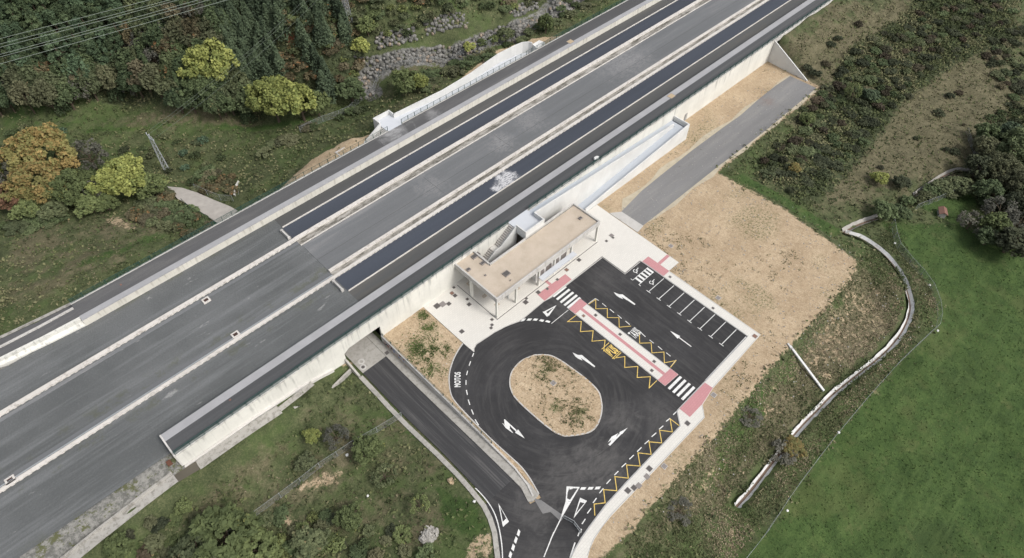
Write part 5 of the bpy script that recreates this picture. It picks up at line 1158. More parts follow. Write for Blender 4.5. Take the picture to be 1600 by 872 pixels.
for i, s in enumerate((-1.65, 0, 1.65)):
    o = (math.cos(ang) * s, math.sin(ang) * s); dz = .8 if s == 0 else .3
    wire((p1[0] + o[0], p1[1] + o[1], p1[2] + 10.2 + dz), (p2[0] + o[0], p2[1] + o[1], p2[2] + 13 + dz), 1.5, .015, ('thin wire of the small pylon, the one farther left', 'thin wire of the small pylon, the middle one', 'thin wire of the small pylon, nearest the platforms')[i], 'thin wires between the two pylons')
HC = 40.0
names = ['uppermost', 'second', 'third', 'fourth', 'fifth', 'lowest']
for i, ((x0, y0), (x1, y1)) in enumerate([((0, 59), (223, 0)), ((0, 67.5), (255, 0)), ((0, 72.8), (268, 0)), ((0, 84), (300, 0)), ((0, 87.8), (300, 4.7)), ((0, 98.8), (300, 13))]):
    a, b = G(x0, y0, HC), G(x1, y1, HC); d = (b[0] - a[0], b[1] - a[1]); L = math.hypot(*d); d = (d[0] / L, d[1] / L)
    wire((a[0] - d[0] * 60, a[1] - d[1] * 60, HC + 1.3), (b[0] + d[0] * 90, b[1] + d[1] * 90, HC + 1.3), 1.6, .04, f'{names[i]} of six thick power cables crossing the wood at the upper left', 'power cables over the wood')

# ================================================================== VEGETATION
def leaf_quads(P, Nn, size, r, droop=.0):
    """square-ish leaf cards at P with normals Nn"""
    n = len(P); t = r.normal(size=(n, 3)); u = np.cross(Nn, t); u /= np.linalg.norm(u, axis=1, keepdims=True) + 1e-9; v = np.cross(Nn, u)
    s = size[:, None] * .5; a = r.uniform(.55, 1.0, (n, 1))
    V = np.stack([P - u * s - v * s * a, P + u * s - v * s * a * .4, P + u * s + v * s * a, P - u * s * .4 + v * s * a], 1)
    return V.reshape(-1, 3)
def crown(kind, seed, nleaf):
    r = np.random.default_rng(seed); C = []
    if kind == 'broad':
        k = 110; th = r.uniform(0, 2 * np.pi, k); ph = r.uniform(-.35, 1, k); lob = 1 + .22 * np.sin(th * 3 + seed) + .12 * np.sin(th * 5 + 2 * seed)
        rad = r.uniform(.62, 1, k) * lob; cs = np.sqrt(1 - np.clip(ph, -.99, .99) ** 2)
        C = np.stack([cs * np.cos(th) * rad * .84, cs * np.sin(th) * rad * .84, .60 + .36 * ph * r.uniform(.75, 1.05, k)], 1); cr = r.uniform(.09, .19, k); czs = .65
    elif kind == 'airy':
        k = 34; th = r.uniform(0, 2 * np.pi, k); ph = r.uniform(-.3, 1, k); cs = np.sqrt(1 - ph ** 2 * .98)
        C = np.stack([cs * np.cos(th) * .8, cs * np.sin(th) * .8, .58 + .38 * ph], 1); cr = r.uniform(.10, .26, k); czs = .8
    elif kind == 'pine':
        k = 30; h = r.uniform(.5, 1, k) ; th = r.uniform(0, 2 * np.pi, k); rad = (1.08 - h) ** .6 * r.uniform(.35, 1, k) * 1.15
        C = np.stack([np.cos(th) * rad, np.sin(th) * rad, h * .98], 1); cr = r.uniform(.16, .28, k); czs = .22
    elif kind == 'spruce':
        k = 64; h = np.linspace(.10, .97, k); th = np.arange(k) * 2.4 + seed; rad = (1 - h) * .82 * r.uniform(.75, 1.1, k)
        C = np.stack([np.cos(th) * rad, np.sin(th) * rad, h], 1); cr = .10 + .24 * (1 - h); czs = .30
    else:   # bush, base on the ground
        k = 30; th = r.uniform(0, 2 * np.pi, k); rr = np.sqrt(r.uniform(0, 1, k)) * .75
        C = np.stack([np.cos(th) * rr, np.sin(th) * rr, .25 + .6 * (1 - rr ** 2) * r.uniform(.6, 1, k)], 1); cr = r.uniform(.14, .30, k); czs = .8
    j = r.integers(0, k, nleaf); d = r.normal(size=(nleaf, 3)); d /= np.linalg.norm(d, axis=1, keepdims=True)
    rad = cr[j] * r.uniform(.35, 1, nleaf) ** .5; P = C[j] + d * rad[:, None] * np.array([1, 1, czs])
    P[:, 2] = np.maximum(P[:, 2], .02)
    Nn = d * .55 + r.normal(size=(nleaf, 3)) * .6 + [0, 0, .55]; Nn /= np.linalg.norm(Nn, axis=1, keepdims=True)
    tone = r.uniform(0, 1, k)[j] * .55 + r.uniform(0, 1, nleaf) * .45; acc = r.uniform(0, 1, k)[j] * .6 + r.uniform(0, 1, nleaf) * .4
    return P, Nn, tone, acc
PROT = {}
def crown_mesh(kind, seed, nleaf, leaf, R_, H_):
    P, Nn, tone, acc = crown(kind, seed, nleaf); r = np.random.default_rng(seed + 99)
    P = P * [R_, R_, H_]; V = leaf_quads(P, Nn, leaf * r.uniform(.6, 1.35, nleaf), r); F = np.arange(len(V)).reshape(-1, 4)
    c = np.stack([tone, acc, tone * 0, tone * 0 + 1], 1)
    return np_mesh('crown', V, F, 'leaf_dark', {'Col': np.repeat(c, 4, 0)}, link=False)
def trunk_mesh(kind, R_, H_, seed):
    r = random.Random(seed); mb = MB(); top = {'broad': .72, 'airy': .8, 'pine': .95, 'spruce': .96}[kind]
    pts = [(r.uniform(-.12, .12) * t * R_ * .5, r.uniform(-.12, .12) * t * R_ * .5, H_ * top * t) for t in (0, .25, .5, .75, 1)]; pts[0] = (0, 0, -.5)
    w = .035 * H_ * (.8 if kind != 'broad' else 1); mb.tube(pts, [w, w * .8, w * .6, w * .4, w * .12], 6)
    for i in range(9 if kind == 'airy' else 6):
        a = i * 2.4 + seed; t = .35 + .5 * i / 8; b = H_ * top * t; e = R_ * (.75 if kind != 'spruce' else .5 * (1 - t)); up = .35 * R_ if kind != 'spruce' else 0
        mb.tube([(0, 0, b * .85), (math.cos(a) * e * .5, math.sin(a) * e * .5, b + up * .5), (math.cos(a) * e, math.sin(a) * e, b + up)], [w * .45, w * .3, w * .08], 5)
    o = mb.build('trunk', 'bark'); me = o.data; bpy.data.objects.remove(o); return me
for kind, R_, H_, nl, leaf, nv in [('broad', 3, 7, 3400, .40, 4), ('big', 6.5, 11, 11000, .46, 3), ('pine', 2.6, 12, 2200, .42, 3), ('spruce', 2.2, 8, 2400, .34, 3), ('airy', 3, 6.5, 1300, .28, 2)]:
    k_ = 'broad' if kind == 'big' else kind
    PROT[kind] = [(crown_mesh(k_, 10 * nv + s + len(kind), nl, leaf, R_, H_), trunk_mesh(k_, R_, H_, s), R_, H_) for s in range(nv)]
PROT['bush'] = [(crown_mesh('bush', 50 + s, 700, .27, 1.3, 1.5), None, 1.3, 1.5) for s in range(4)]
def setmat(o, m):
    o.material_slots[0].link = 'OBJECT'; o.material_slots[0].material = MT[m]
NAMES = {'broad': 'broadleaf_tree', 'big': 'broadleaf_tree', 'pine': 'pine_tree', 'spruce': 'spruce_tree', 'airy': 'bare_tree', 'bush': 'bush'}
TR = random.Random(5); BUSHES = []; FINAL = [False]
def tree(kind, x, y, r, h, leaf, label, group=None, z=None, cat='tree'):
    cm, tm, R_, H_ = TR.choice(PROT[kind]); z = float(height(x, y)[0]) if z is None else z
    if kind == 'bush' and 'gorse' not in label and 'single' not in label and not FINAL[0]:
        BUSHES.append((x, y, r, h, leaf, label, group, z)); return None
    if kind == 'bush':
        nm = 'gorse_bush' if 'gorse' in label else 'bush'
        o = bpy.data.objects.new(nm, cm); COL.objects.link(o); o.location = (x, y, z - .05); setmat(o, leaf)
        o.scale = (r / R_, r / R_ * TR.uniform(.8, 1.2), h / H_); o.rotation_euler = (0, 0, TR.uniform(0, 6.28)); return props(o, label, nm.replace('_', ' '), group)
    e = empty(NAMES[kind], (x, y, z), TR.uniform(0, 6.28), label=label, cat=cat, group=group)
    e.scale = (r / R_, r / R_, h / H_)
    for nm, me in (('crown', cm), ('trunk', tm)):
        o = bpy.data.objects.new(nm, me); COL.objects.link(o); o.parent = e
        if nm == 'crown': setmat(o, leaf)
    return e
def tree_px(kind, px, py, r, h, leaf, label, group=None, f=.55):
    x, y, z = hit(px, py, h * f if kind != 'bush' else h * .4); return tree(kind, x, y, r, h, leaf, label, group, z)
def inside(px, py, poly):
    c = False; n = len(poly)
    for i in range(n):
        x0, y0 = poly[i]; x1, y1 = poly[(i + 1) % n]
        if (y0 > py) != (y1 > py) and px < (x1 - x0) * (py - y0) / (y1 - y0) + x0: c = not c
    return c
def scatter(poly, sp, fy=.72, seed=1, jit=.45):
    r = random.Random(seed); xs = [p[0] for p in poly]; ys_ = [p[1] for p in poly]; out = []; y = min(ys_); k = 0
    while y < max(ys_):
        x = min(xs) + (k % 2) * sp / 2
        while x < max(xs):
            q = (x + r.uniform(-jit, jit) * sp, y + r.uniform(-jit, jit) * sp * fy)
            if inside(*q, poly): out.append(q)
            x += sp
        y += sp * fy; k += 1
    return out
# single trees that stand out
for a in [('big', 332, 98, 6.9, 13, 'leaf_yellow', 'large yellow-green tree rising out of the dark wood, the uppermost bright one'),
          ('big', 425, 155, 6.4, 12, 'leaf_yellow', 'large rounded yellow tree, leftmost of the bright clump at the foot of the wood'),
          ('broad', 468, 160, 4.8, 10, 'leaf_yellow', 'yellow tree in the middle of the bright clump at the foot of the wood'), ('broad', 494, 160, 3.4, 7, 'leaf_fresh', 'small yellow-green tree, rightmost of the bright clump at the foot of the wood'),
          ('big', 318, 132, 5.6, 9, 'leaf_dark', 'large grey-green tree directly below the uppermost yellow tree'), ('big', 345, 158, 5.0, 8, 'leaf_dark', 'dark spreading tree at the wood edge between the two yellow trees'),
          ('big', 64, 240, 7.8, 13, 'leaf_orange', 'largest orange autumn tree at the left edge of the valley'), ('big', 62, 288, 6.8, 9.5, 'leaf_orange', 'lower golden part of the autumn trees at the left edge'), ('big', 112, 296, 5.4, 8, 'leaf_fresh', 'olive green tree between the orange tree and the yellow-green one'),
          ('big', 190, 282, 6.2, 9, 'leaf_yellow', 'round yellow-green tree left of the gravel path'), ('broad', 18, 308, 4.6, 6.5, 'leaf_red', 'rusty red tree at the left edge below the orange tree'), ('broad', 45, 326, 3.6, 4.5, 'leaf_fresh', 'small bright green tree below the orange tree'),
          ('airy', 140, 246, 4.6, 7.5, 'leaf_grey', 'pale leafless tree right of the orange tree'), ('airy', 12, 282, 4.5, 8, 'leaf_grey', 'pale leafless tree at the very left edge'), ('broad', 236, 290, 3.8, 5.5, 'leaf_fresh', 'small green tree at the left end of the gravel path'), ('broad', 0, 255, 4, 7, 'leaf_yellow', 'yellow tree cut by the left edge of the picture'),
          ('broad', 85, 330, 3.2, 3.8, 'leaf_scrub', 'low shrubby tree under the golden autumn trees'), ('broad', 140, 322, 3.6, 4.2, 'leaf_fresh', 'low bright shrubby tree beneath the olive green tree'), ('broad', 165, 318, 3.0, 4.0, 'leaf_fresh', 'low bright shrubby tree beneath the round yellow-green tree'), ('airy', 150, 305, 3.2, 5, 'leaf_grey', 'grey twiggy tree between the low bright ones'),
          ('broad', 637, 128, 4.4, 6, 'leaf_fresh', 'light green tree on the strip between the boulder wall and the white ramp'), ('broad', 655, 130, 2.4, 5, 'leaf_yellow', 'slim yellow-green tree beside the light green one above the white ramp'),
          ('broad', 853, 38, 2.4, 5.5, 'leaf_fresh', 'young light green tree at the end of the outer ramp'), ('broad', 733, 72, 1.9, 2.2, 'leaf_yellow', 'round bright yellow-green shrub in front of the boulder wall'), ('broad', 753, 66, 1.6, 2.0, 'leaf_fresh', 'rounded green shrub right of the bright one by the boulder wall'), ('broad', 790, 58, 2.6, 4.2, 'leaf_scrub', 'olive shrub tree by the right part of the boulder wall'), ('broad', 772, 62, 1.6, 2, 'leaf_fresh', 'small green shrub left of the olive shrub tree'),
          ('broad', 564, 72, 2.6, 5, 'leaf_yellow', 'narrow yellow-green tree beside the upper boulders'), ('broad', 573, 40, 3, 5, 'leaf_fresh', 'light green tree below the tall lattice pylon'), ('broad', 548, 142, 4.0, 6, 'leaf_dark', 'dark green tree at the left end of the boulder wall'), ('spruce', 505, 130, 3.4, 9, 'leaf_spruce', 'grey-green conifer above the small yellow-green tree'),
          ('broad', 574, 702, 2.9, 3.6, 'leaf_fresh', 'round green tree beside the wire fence on the rough slope'), ('broad', 487, 680, 1.6, 2.2, 'leaf_yellow', 'small yellow-green shrub on the slope left of the wire fence'), ('broad', 478, 722, 2.0, 2.0, 'leaf_scrub', 'low olive shrub against the wire fence'), ('airy', 525, 684, 2.4, 2.4, 'leaf_grey', 'grey-green thin shrub above the wire fence'), ('airy', 600, 742, 2.3, 2.4, 'leaf_scrub', 'thin olive shrub in the middle of the slope'),
          ('airy', 655, 790, 1.8, 2.4, 'leaf_fresh', 'thin green shrub near the rubble pile'), ('broad', 350, 838, 5.2, 6, 'leaf_fresh', 'large light green tree at the bottom edge'), ('broad', 308, 862, 4.0, 4.6, 'leaf_scrub', 'olive tree left of the large one at the bottom edge'), ('broad', 400, 862, 4.0, 4.6, 'leaf_fresh', 'green tree right of the large one at the bottom edge'), ('broad', 186, 858, 2.4, 2.6, 'leaf_fresh', 'bright green shrub beside the lower left drain'),
          ('broad', 288, 792, 1.5, 1.8, 'leaf_fresh', 'small round shrub on the slope beside the lower left drain'), ('broad', 545, 808, 2.4, 3.4, 'leaf_fresh', 'upright green shrub in the lower scrub, right of the bottom trees'), ('broad', 484, 850, 3, 3.2, 'leaf_scrub', 'olive shrub tree near the bottom edge, left of the rubble'), ('broad', 682, 482, .5, .4, 'leaf_scrub', None)]:
    if a[6]: tree_px(*a)
for a in [('big', 1562, 262, 5.0, 7.5, 'leaf_dark', 'dark broad tree at the top of the thicket on the right edge'), ('big', 1598, 235, 6.5, 10, 'leaf_dark', 'dark tree cut by the right edge of the picture'), ('broad', 1538, 232, 3.6, 6, 'leaf_dark', 'dark tree against the pale fence on the hillside'), ('broad', 1545, 210, 3.6, 6, 'leaf_dark', 'dark tree above the pale hillside fence'), ('broad', 1530, 262, 3.8, 6, 'leaf_gorse', 'very dark tree at the lower end of the pale hillside fence'),
          ('broad', 1575, 212, 4, 7, 'leaf_spruce', 'bluish green tree in the thicket at the right edge'), ('big', 1592, 290, 5.0, 7.5, 'leaf_dark', 'wide dark tree in the middle of the right edge thicket'), ('broad', 1545, 300, 3.8, 5.5, 'leaf_dark', 'dark tree above the grass clearing'), ('airy', 1562, 332, 4.2, 6, 'leaf_grey', 'grey leafless tree with spreading twigs by the meadow corner'), ('airy', 1590, 352, 3.8, 5, 'leaf_grey', 'second grey leafless tree at the edge of the meadow'),
          ('broad', 1556, 350, 3.4, 5.5, 'leaf_fresh', 'bright ivy green tree between the leafless ones'), ('broad', 1580, 380, 4.6, 6, 'leaf_gorse', 'black-green tree at the meadow corner'), ('broad', 1545, 372, 3.0, 4, 'leaf_dark', 'low dark tree at the tip of the meadow corner'), ('airy', 1520, 345, 3.4, 4, 'leaf_grey', 'low grey thorny tree left of the big leafless ones'), ('broad', 1600, 318, 5, 7, 'leaf_gorse', 'very dark tree between the leafless trees and the right edge'),
          ('broad', 1383, 330, 3.0, 4.2, 'leaf_dark', 'dark tree overhanging the old stone drain'), ('broad', 1408, 332, 2.6, 3, 'leaf_dark', 'dark shrub tree at the top end of the meadow fence'), ('broad', 1500, 288, 3.2, 3.2, 'leaf_scrub', 'olive shrub tree between drain and clearing'), ('broad', 1475, 292, 2.8, 2.6, 'leaf_scrub', 'low olive shrub beside the old stone drain'),
          ('airy', 1332, 145, 2.4, 4.5, 'leaf_fresh', 'slim pale green sapling in the gorse thicket'), ('broad', 1262, 185, 2.2, 3.4, 'leaf_fresh', 'light green shrub at the left side of the gorse thicket'), ('broad', 1362, 148, 2.4, 3.2, 'leaf_spruce', 'bluish shrub in the middle of the gorse thicket'), ('broad', 1242, 262, 1.6, 2.4, 'leaf_orange', 'orange tinged shrub near the service road'), ('broad', 1375, 278, 2.2, 2.6, 'leaf_yellow', 'yellow flowering shrub above the stone drain'), ('broad', 1408, 285, 2.4, 2.8, 'leaf_gorse', 'dark round bush right of the yellow flowering shrub'),
          ('broad', 1240, 700, 2.2, 1.8, 'leaf_orange', 'ochre leaved shrub growing across the white drain'), ('airy', 1225, 705, 2.6, 1.8, 'leaf_grey', 'grey twiggy shrub beside the ochre one across the drain'), ('airy', 1172, 650, 2.4, 1.2, 'leaf_grey', 'pale grey shrub halfway down the embankment'), ('airy', 1062, 798, 2.6, 1.1, 'leaf_grey', 'pale grey shrub low on the embankment near the bottom')]:
    tree_px(*a)
# woods and thickets
r_ = random.Random(3)
F1 = [(-40, 158), (-40, -50), (330, -50), (560, -50), (535, 40), (530, 120), (545, 128), (500, 145), (520, 120), (470, 125), (400, 118), (385, 175), (280, 160), (250, 130), (130, 150), (60, 165)]
skip = [(330, 92, 34), (425, 150, 36), (318, 132, 20), (450, 60, 22), (490, 160, 22)]
n1 = 0
for x, y in scatter(F1, 23, .68, 2):
    if any((x - a) ** 2 + ((y - b) * 1.2) ** 2 < c * c for a, b, c in skip): continue
    if x > 440 and r_.random() < .55: tree_px('bush', x, y, r_.uniform(1.8, 2.8), r_.uniform(1.5, 2.6), 'leaf_rust', 'rusty brown bush on the slope right of the spruces', 'rusty bushes on the brushy slope'); continue
    if x < 190 and y < 95: tree_px('pine', x, y, r_.uniform(2.6, 3.4), r_.uniform(11, 14), 'leaf_pine', 'tall thin-crowned pine in the upper left corner under the cables', 'pines in the upper left corner')
    elif 330 < x and y < 130: tree_px('spruce', x, y, r_.uniform(2.0, 2.9), r_.uniform(7, 10), 'leaf_spruce', 'pointed blue-green spruce in the wood above the yellow trees', 'spruces above the yellow trees')
    elif r_.random() < .13: tree_px('airy', x, y, r_.uniform(2.4, 3.4), r_.uniform(5.5, 7), 'leaf_grey', 'grey bare-twigged tree in the dark wood at the upper left', 'bare trees in the dark wood')
    elif r_.random() < .2: tree_px('spruce', x, y, r_.uniform(2.0, 2.8), r_.uniform(7, 10), 'leaf_pine', 'dark conifer among the broad trees of the upper left wood', 'dark conifers in the wood')
    else: tree_px('broad', x, y, r_.uniform(2.9, 4.1), r_.uniform(6.5, 9.5), r_.choice(['leaf_dark', 'leaf_dark', 'leaf_dark', 'leaf_scrub', 'leaf_scrub', 'leaf_pine', 'leaf_rust']), 'dark green broad tree in the wood filling the upper left', 'broad trees in the dark wood')
# brushy slope
for x, y in scatter([(440, -40), (900, -60), (860, 0), (800, 16), (700, 30), (640, 52), (580, 60), (565, 90), (560, 130), (535, 120), (500, 60), (450, 20)], 20, .7, 7):
    tree_px('bush', x, y, r_.uniform(1.3, 2.6), r_.uniform(1.2, 2.4), r_.choice(['leaf_rust', 'leaf_scrub', 'leaf_scrub', 'leaf_dark', 'leaf_fresh']), 'olive or rusty bush on the slope above the boulder walls', 'bushes above the boulder walls')
# gorse thicket on the right hillside
k = 0
for poly, sp in [([(1178, 268), (1212, 222), (1275, 150), (1310, 110), (1340, 70), (1405, 35), (1440, -15), (1570, -25), (1585, 20), (1560, 50), (1500, 80), (1455, 110), (1420, 150), (1385, 175), (1350, 225), (1310, 262), (1272, 285), (1235, 300)], 16), ([(1545, 60), (1610, 30), (1610, 170), (1575, 165), (1545, 120)], 15)]:
    for x, y in scatter(poly, sp, .72, 11):
        if r_.random() < .14: continue
        k += 1
        if k > 285: break
        tree_px('bush', x, y, r_.uniform(1.1, 2.3), r_.uniform(.9, 1.7), r_.choice(['leaf_gorse'] * 5 + ['leaf_scrub', 'leaf_dark', 'leaf_dark', 'leaf_scrub']), 'dark gorse bush in the dense thicket on the right hillside', 'gorse bushes on the right hillside')
for x, y, r2 in [(1300, 68, 1.8), (1310, 60, 1.6), (1290, 100, 1.6), (1275, 115, 1.9), (1262, 105, 1.4), (1340, 40, 1.7), (1485, 150, 1.6), (1500, 143, 1.3), (1492, 90, 1.2), (1420, 150, 1.5), (1466, 178, 1.6), (1478, 235, 1.0), (1492, 238, 1.5), (1432, 215, .8), (1505, 195, .8), (1375, 262, .9), (1540, 88, 1.8), (1552, 100, 1.6), (1455, 60, 1.5)]:
    tree_px('bush', x, y, r2, r2 * .85, 'leaf_gorse', 'single dark bush standing apart on the pale grass hillside', 'scattered bushes on the pale hillside')
for poly, sp, lf, lab, grp, s_ in [([(590, 168), (550, 180), (470, 208), (405, 250), (382, 268), (392, 245), (440, 212), (520, 186), (575, 158)], 17, ['leaf_scrub', 'leaf_dark', 'leaf_dark'], 'dark scrub bush on the bank below the far platform stairs', 'bushes below the far platform', 21),
                              ([(650, 150), (720, 112), (800, 76), (842, 56), (900, 20), (950, -20), (905, -20), (860, 30), (780, 66), (700, 100), (660, 122)], 16, ['leaf_dark', 'leaf_dark', 'leaf_scrub'], 'dark green bush between the boulder wall and the white outer ramp', 'bushes along the outer ramp', 22),
                              ([(0, 200), (60, 188), (130, 205), (250, 212), (330, 215), (372, 245), (330, 270), (290, 275), (240, 262), (170, 240), (60, 225), (0, 235)], 27, ['leaf_dark', 'leaf_gorse', 'leaf_spruce', 'leaf_scrub'], 'low dark bush in the valley scrub around the small pylon', 'bushes on the valley floor', 23),
                              ([(200, 318), (255, 302), (290, 325), (335, 350), (300, 372), (250, 360), (215, 345)], 15, ['leaf_rust', 'leaf_scrub', 'leaf_dark'], 'brownish bush on the bank left of the gravel path', 'bushes left of the gravel path', 24),
                              ([(285, 285), (300, 268), (372, 262), (368, 285), (360, 300), (330, 300)], 15, ['leaf_scrub', 'leaf_rust', 'leaf_dark', 'leaf_rust'], 'autumn tinged bush behind the fence of the gravel path', 'bushes behind the gravel path', 25),
                              ([(0, 345), (90, 335), (130, 345), (60, 362), (0, 372)], 18, ['leaf_dark', 'leaf_scrub'], 'low bush under the autumn trees at the left', 'bushes under the autumn trees', 28),
                              ([(150, 872), (230, 812), (300, 800), (420, 800), (520, 800), (640, 820), (700, 872)], 30, ['leaf_scrub', 'leaf_fresh', 'leaf_dark', 'leaf_dark', 'leaf_gorse'], 'leafy bush in the overgrown bottom corner left of the road', 'bushes along the bottom edge', 26),
                              ([(1410, 318), (1500, 272), (1530, 278), (1510, 292), (1440, 316)], 14, ['leaf_dark', 'leaf_scrub'], 'bush between the stone drain and the grass clearing', 'bushes by the clearing', 27),
                              ([(1540, 188), (1612, 150), (1640, 240), (1640, 400), (1585, 395), (1550, 372), (1535, 310), (1530, 240)], 17, ['leaf_dark', 'leaf_gorse', 'leaf_scrub'], 'dark bush filling the gaps of the right edge thicket', 'bushes in the right edge thicket', 29)]:
    for x, y in scatter(poly, sp, .7, s_):
        b_ = 1.2 if sp < 24 else .85
        tree_px('bush', x, y, r_.uniform(1.1, 2.2) * b_, r_.uniform(.8, 1.8) * b_, r_.choice(lf), lab, grp)

BUSHES.sort(key=lambda b: -b[2] / math.dist((b[0], b[1], b[7]), (0, 0, CAMH))); FINAL[0] = True
for x, y, r, h, lf, lab, grp, z in BUSHES[:275]: tree('bush', x, y, r, h, lf, lab, grp, z)
VV = []; CC = []; LC = {'leaf_dark': (.06, .08, .035), 'leaf_gorse': (.045, .055, .028), 'leaf_scrub': (.10, .11, .055), 'leaf_rust': (.12, .095, .05), 'leaf_fresh': (.13, .15, .055), 'leaf_spruce': (.065, .10, .06), 'leaf_orange': (.2, .13, .05)}
rb = np.random.default_rng(77)
for x, y, r, h, lf, lab, grp, z in BUSHES[275:]:
    P, Nn, tone, acc = crown('bush', int(rb.integers(0, 40)), 420); P = P * [r, r, h] + [x, y, z]
    VV.append(leaf_quads(P, Nn, .3 * rb.uniform(.6, 1.3, len(P)), rb)); c = np.array(LC[lf]) * rb.uniform(.75, 1.2) * (.45 + 1.1 * tone[:, None]); CC.append(np.repeat(np.concatenate([c, np.ones((len(c), 1))], 1), 4, 0))
V_ = np.concatenate(VV); props(np_mesh('thicket', V_, np.arange(len(V_)).reshape(-1, 4), 'weed_leaf', {'Col': np.concatenate(CC)}), 'far thickets of small bushes merging on the slopes', 'thicket', kind='stuff')
# ground cover: countless weeds, brambles and grass tufts
def cover_mesh(name, pts, size, hgt, pal, seed, label, var=.25, npb=3):
    r = np.random.default_rng(seed); X, Y = pts; n = len(X); Zh = height(X, Y)
    P = np.repeat(np.stack([X, Y, Zh], 1), npb, 0); m = len(P)
    P[:, :2] += r.normal(size=(m, 2)) * size * .7; P[:, 2] += r.uniform(.0, 1, m) * np.repeat(hgt, npb)
    Nn = r.normal(size=(m, 3)) * .7 + [0, 0, .8]; Nn /= np.linalg.norm(Nn, axis=1, keepdims=True)
    V = leaf_quads(P, Nn, size * r.uniform(.5, 1.4, m), r); F = np.arange(len(V)).reshape(-1, 4)
    pal = np.array(pal); a = np.repeat(vnoise(X, Y, 9, seed) * .6 + vnoise(X, Y, 2.2, seed + 1) * .4, npb) + r.normal(size=m) * .13
    a = np.clip((a - .25) / .5, 0, .999) * (len(pal) - 1); i = a.astype(int); t = (a - i)[:, None]; c = pal[i] * (1 - t) + pal[i + 1] * t
    c = c * r.uniform(1 - var, 1 + var, (m, 1)); c = np.concatenate([c, np.ones((m, 1))], 1)
    o = np_mesh(name, V, F, 'weed_leaf', {'Col': np.repeat(c, 4, 0)}); return props(o, label, 'ground cover', kind='stuff')
def sample_zone(n, w, seed, lim=(-40, 260, -40, 260)):
    """points of the ground with probability given by a zone grid"""
    r = np.random.default_rng(seed); X = r.uniform(lim[0], lim[1], n); Y = r.uniform(lim[2], lim[3], n)
    ix = np.clip(np.searchsorted(gx, X) - 1, 0, len(gx) - 2); iy = np.clip(np.searchsorted(gy, Y) - 1, 0, len(gy) - 2)
    keep = r.random(n) < w[iy, ix]; X, Y = X[keep], Y[keep]
    # keep what the picture can show
    d = np.stack([X, Y, -CAMH + 0 * X], 1) @ M.T; px = 800 + FPX * d[:, 0] / d[:, 2]; py = 436 + FPX * d[:, 1] / d[:, 2]
    k = (px > -60) & (px < 1660) & (py > -60) & (py < 930); return X[k], Y[k]
track = ((GY_ > 65) & (GY_ < 110) & (GX > -60)) | ((GY_ > 61) & (GY_ < 68) & (GX < 12)) | ((GX > 24) & (GX < 33.5) & (GY_ > 20) & (GY_ < 120))
corr = sstep(sdist(GX, GY_, pp), -.5, .3); track = track | (corr > .5) | (sdist(GX, GY_, LOT) > -1) | (dd < 1.4) | (dd2 < 1)
for bw in (bl([(585, 140), (572, 122), (625, 98), (700, 84), (790, 58), (870, 20), (930, -10)]),): track = track | (line_dist(GX, GY_, [p[:2] for p in bw]) < 3.2)
free = (~track).astype(float)
emb0 = zone([(1240, 555), (1330, 425), (1395, 350), (1440, 430), (1466, 480), (1400, 570), (1300, 685), (1150, 872), (960, 900), (1060, 740)], 1)
veg = np.clip(1 - dirt - mead - grav, 0, 1) * free * (1 - .85 * emb0) * (1 - .75 * np.clip(dry, 0, 1) * (1 - np.clip(scrub, 0, 1)))
pt = sample_zone(420000, veg * (.25 + .75 * np.clip(scrub, 0, 1)), 1)
cover_mesh('undergrowth', pt, .42, .25 + .75 * vnoise(pt[0], pt[1], 4, 8), [(.048, .062, .026), (.078, .095, .038), (.115, .126, .055), (.165, .158, .085)], 31, 'dense low brambles and weeds covering the rough slopes')
dryw = np.clip(dry, 0, 1) * (1 - np.clip(scrub, 0, 1)) * (1 - dirt) * (1 - mead) * free
pt = sample_zone(260000, dryw * .45, 2); cover_mesh('dry_grass', pt, .26, .05 + .18 * vnoise(pt[0], pt[1], 3, 9), [(.074, .076, .04), (.106, .10, .055), (.142, .126, .076), (.19, .162, .108)], 33, 'dry straw coloured grass tufts on the slopes')
emb = zone([(1240, 555), (1330, 425), (1395, 350), (1440, 430), (1466, 480), (1400, 570), (1300, 685), (1150, 872), (960, 900), (1060, 740)], 1) * free * np.clip(1 - 1.2 * dirt, 0, 1)
pt = sample_zone(520000, emb * .28, 4, (20, 140, -30, 40)); cover_mesh('embankment_weeds', pt, .22, .05 + .12 * vnoise(pt[0], pt[1], 3, 9), [(.058, .076, .030), (.095, .105, .046), (.165, .15, .085), (.28, .23, .155)], 34, 'patchy weeds sprouting on the earth embankment')
pt = sample_zone(600000, np.clip(mead, 0, 1) * free * .42, 5); cover_mesh('meadow_grass', pt, .2, .03 + .05 * vnoise(pt[0], pt[1], 6, 5), [(.034, .060, .017), (.048, .080, .023), (.062, .098, .029), (.092, .118, .042)], 35, 'short green grass of the meadow', npb=2)
# sparse weeds on the bare earth: tight little colonies
dz_ = np.clip(dirt, 0, 1) * free
pt = sample_zone(260000, dz_ * .4, 6, (20, 180, -10, 70)); w = vnoise(pt[0], pt[1], 1.1, 41) * .4 + vnoise(pt[0], pt[1], 11, 42) * .6; kk = w > .73
cover_mesh('earth_weeds', (pt[0][kk], pt[1][kk]), .14, .07 + 0 * pt[0][kk], [(.04, .055, .02), (.08, .10, .035), (.14, .13, .06)], 36, 'small weeds dotted over the bare earth')
dl_ = [p for q in (smooth(DITCH, 1),) for p in q]; r9 = np.random.default_rng(91); XX = []; YY = []
for p, q in zip(dl_[8:], dl_[9:]):
    L = math.dist(p, q); k9 = int(L * 22); t9 = r9.random(k9); sd9 = np.where(r9.random(k9) < .5, -1, 1) * r9.normal(.85, .22, k9)
    XX.append(p[0] + (q[0] - p[0]) * t9 - (q[1] - p[1]) / L * sd9); YY.append(p[1] + (q[1] - p[1]) * t9 + (q[0] - p[0]) / L * sd9)
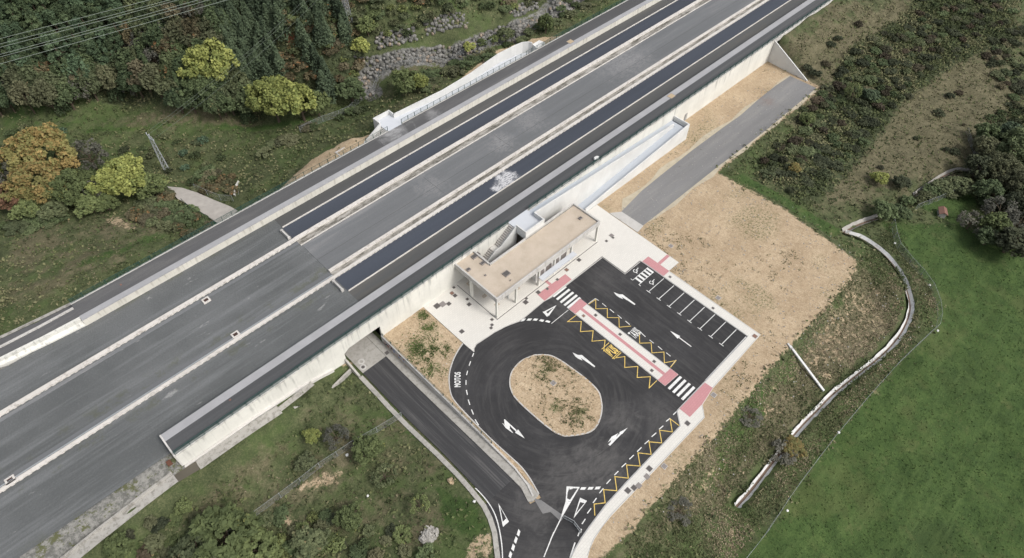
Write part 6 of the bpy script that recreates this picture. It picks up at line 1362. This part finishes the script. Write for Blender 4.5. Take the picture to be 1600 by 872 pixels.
XX = np.concatenate(XX); YY = np.concatenate(YY); k9 = vnoise(XX, YY, 3.2, 12) > .5
o = cover_mesh('drain_weeds', (XX[k9], YY[k9]), .26, .3 + 0 * XX[k9], [(.05, .07, .026), (.085, .10, .042), (.15, .14, .08)], 39, 'weeds leaning over the edges of the white open drain'); o.location.z = .25
Xs, Ys = sample_zone(9000, dz_ * .6, 61, (20, 170, -5, 66)); mb = MB()
for x, y in zip(Xs[:1400], Ys[:1400]):
    a = r9.uniform(.05, .14); z = float(0.0); mb.hull([(x + a * math.cos(t) * r9.uniform(.7, 1.2), y + a * math.sin(t) * r9.uniform(.7, 1.2)) for t in (0, 1.6, 3.1, 4.7)], z - .05, z + a * .9)
props(mb.build('loose_stones', 'old_concrete'), 'small stones scattered over the bare earth', 'stones', kind='stuff')
def patch_pts(n, blobs, seed):
    r = np.random.default_rng(seed); X = []; Y = []
    for cx, cy, s, k in blobs: X.append(r.normal(cx, s, k)); Y.append(r.normal(cy, s, k))
    X, Y = np.concatenate(X), np.concatenate(Y); return X, Y
X, Y = patch_pts(0, [(36.5, 59.5, 1.8, 1500), (40.3, 62.3, .9, 380), (41.6, 65.5, .7, 260), (35, 55, 1.3, 500), (39.5, 57, .9, 260)], 5)
k = (sdist(X, Y, [(33.2, 67), (42.7, 67), (42.6, 55.4)] + KW[2:8]) > .1); kx = vnoise(X, Y, .9, 3) > .42
cover_mesh('garden_weeds', (X[k & kx], Y[k & kx]), .2, .18 + 0 * X[k & kx], [(.03, .05, .014), (.06, .09, .025), (.10, .13, .04)], 37, 'green weeds growing in the planted strip beside the left plaza')
X, Y = patch_pts(0, [(50.2, 41.0, 1.5, 300), (53, 37, .6, 40), (47.8, 30.3, 1.6, 300), (51.5, 39.5, 1.6, 140), (46.5, 33.5, 3, 260), (47.5, 38, 3.4, 160)], 6)
k = sdist(X, Y, isl) > .4; kx = vnoise(X, Y, .8, 3) > .45
o = cover_mesh('island_weeds', (X[k & kx], Y[k & kx]), .17, .14 + 0 * X[k & kx], [(.035, .05, .016), (.07, .09, .03), (.12, .12, .055)], 38, 'weeds growing on the oval traffic island'); o.location.z = .22
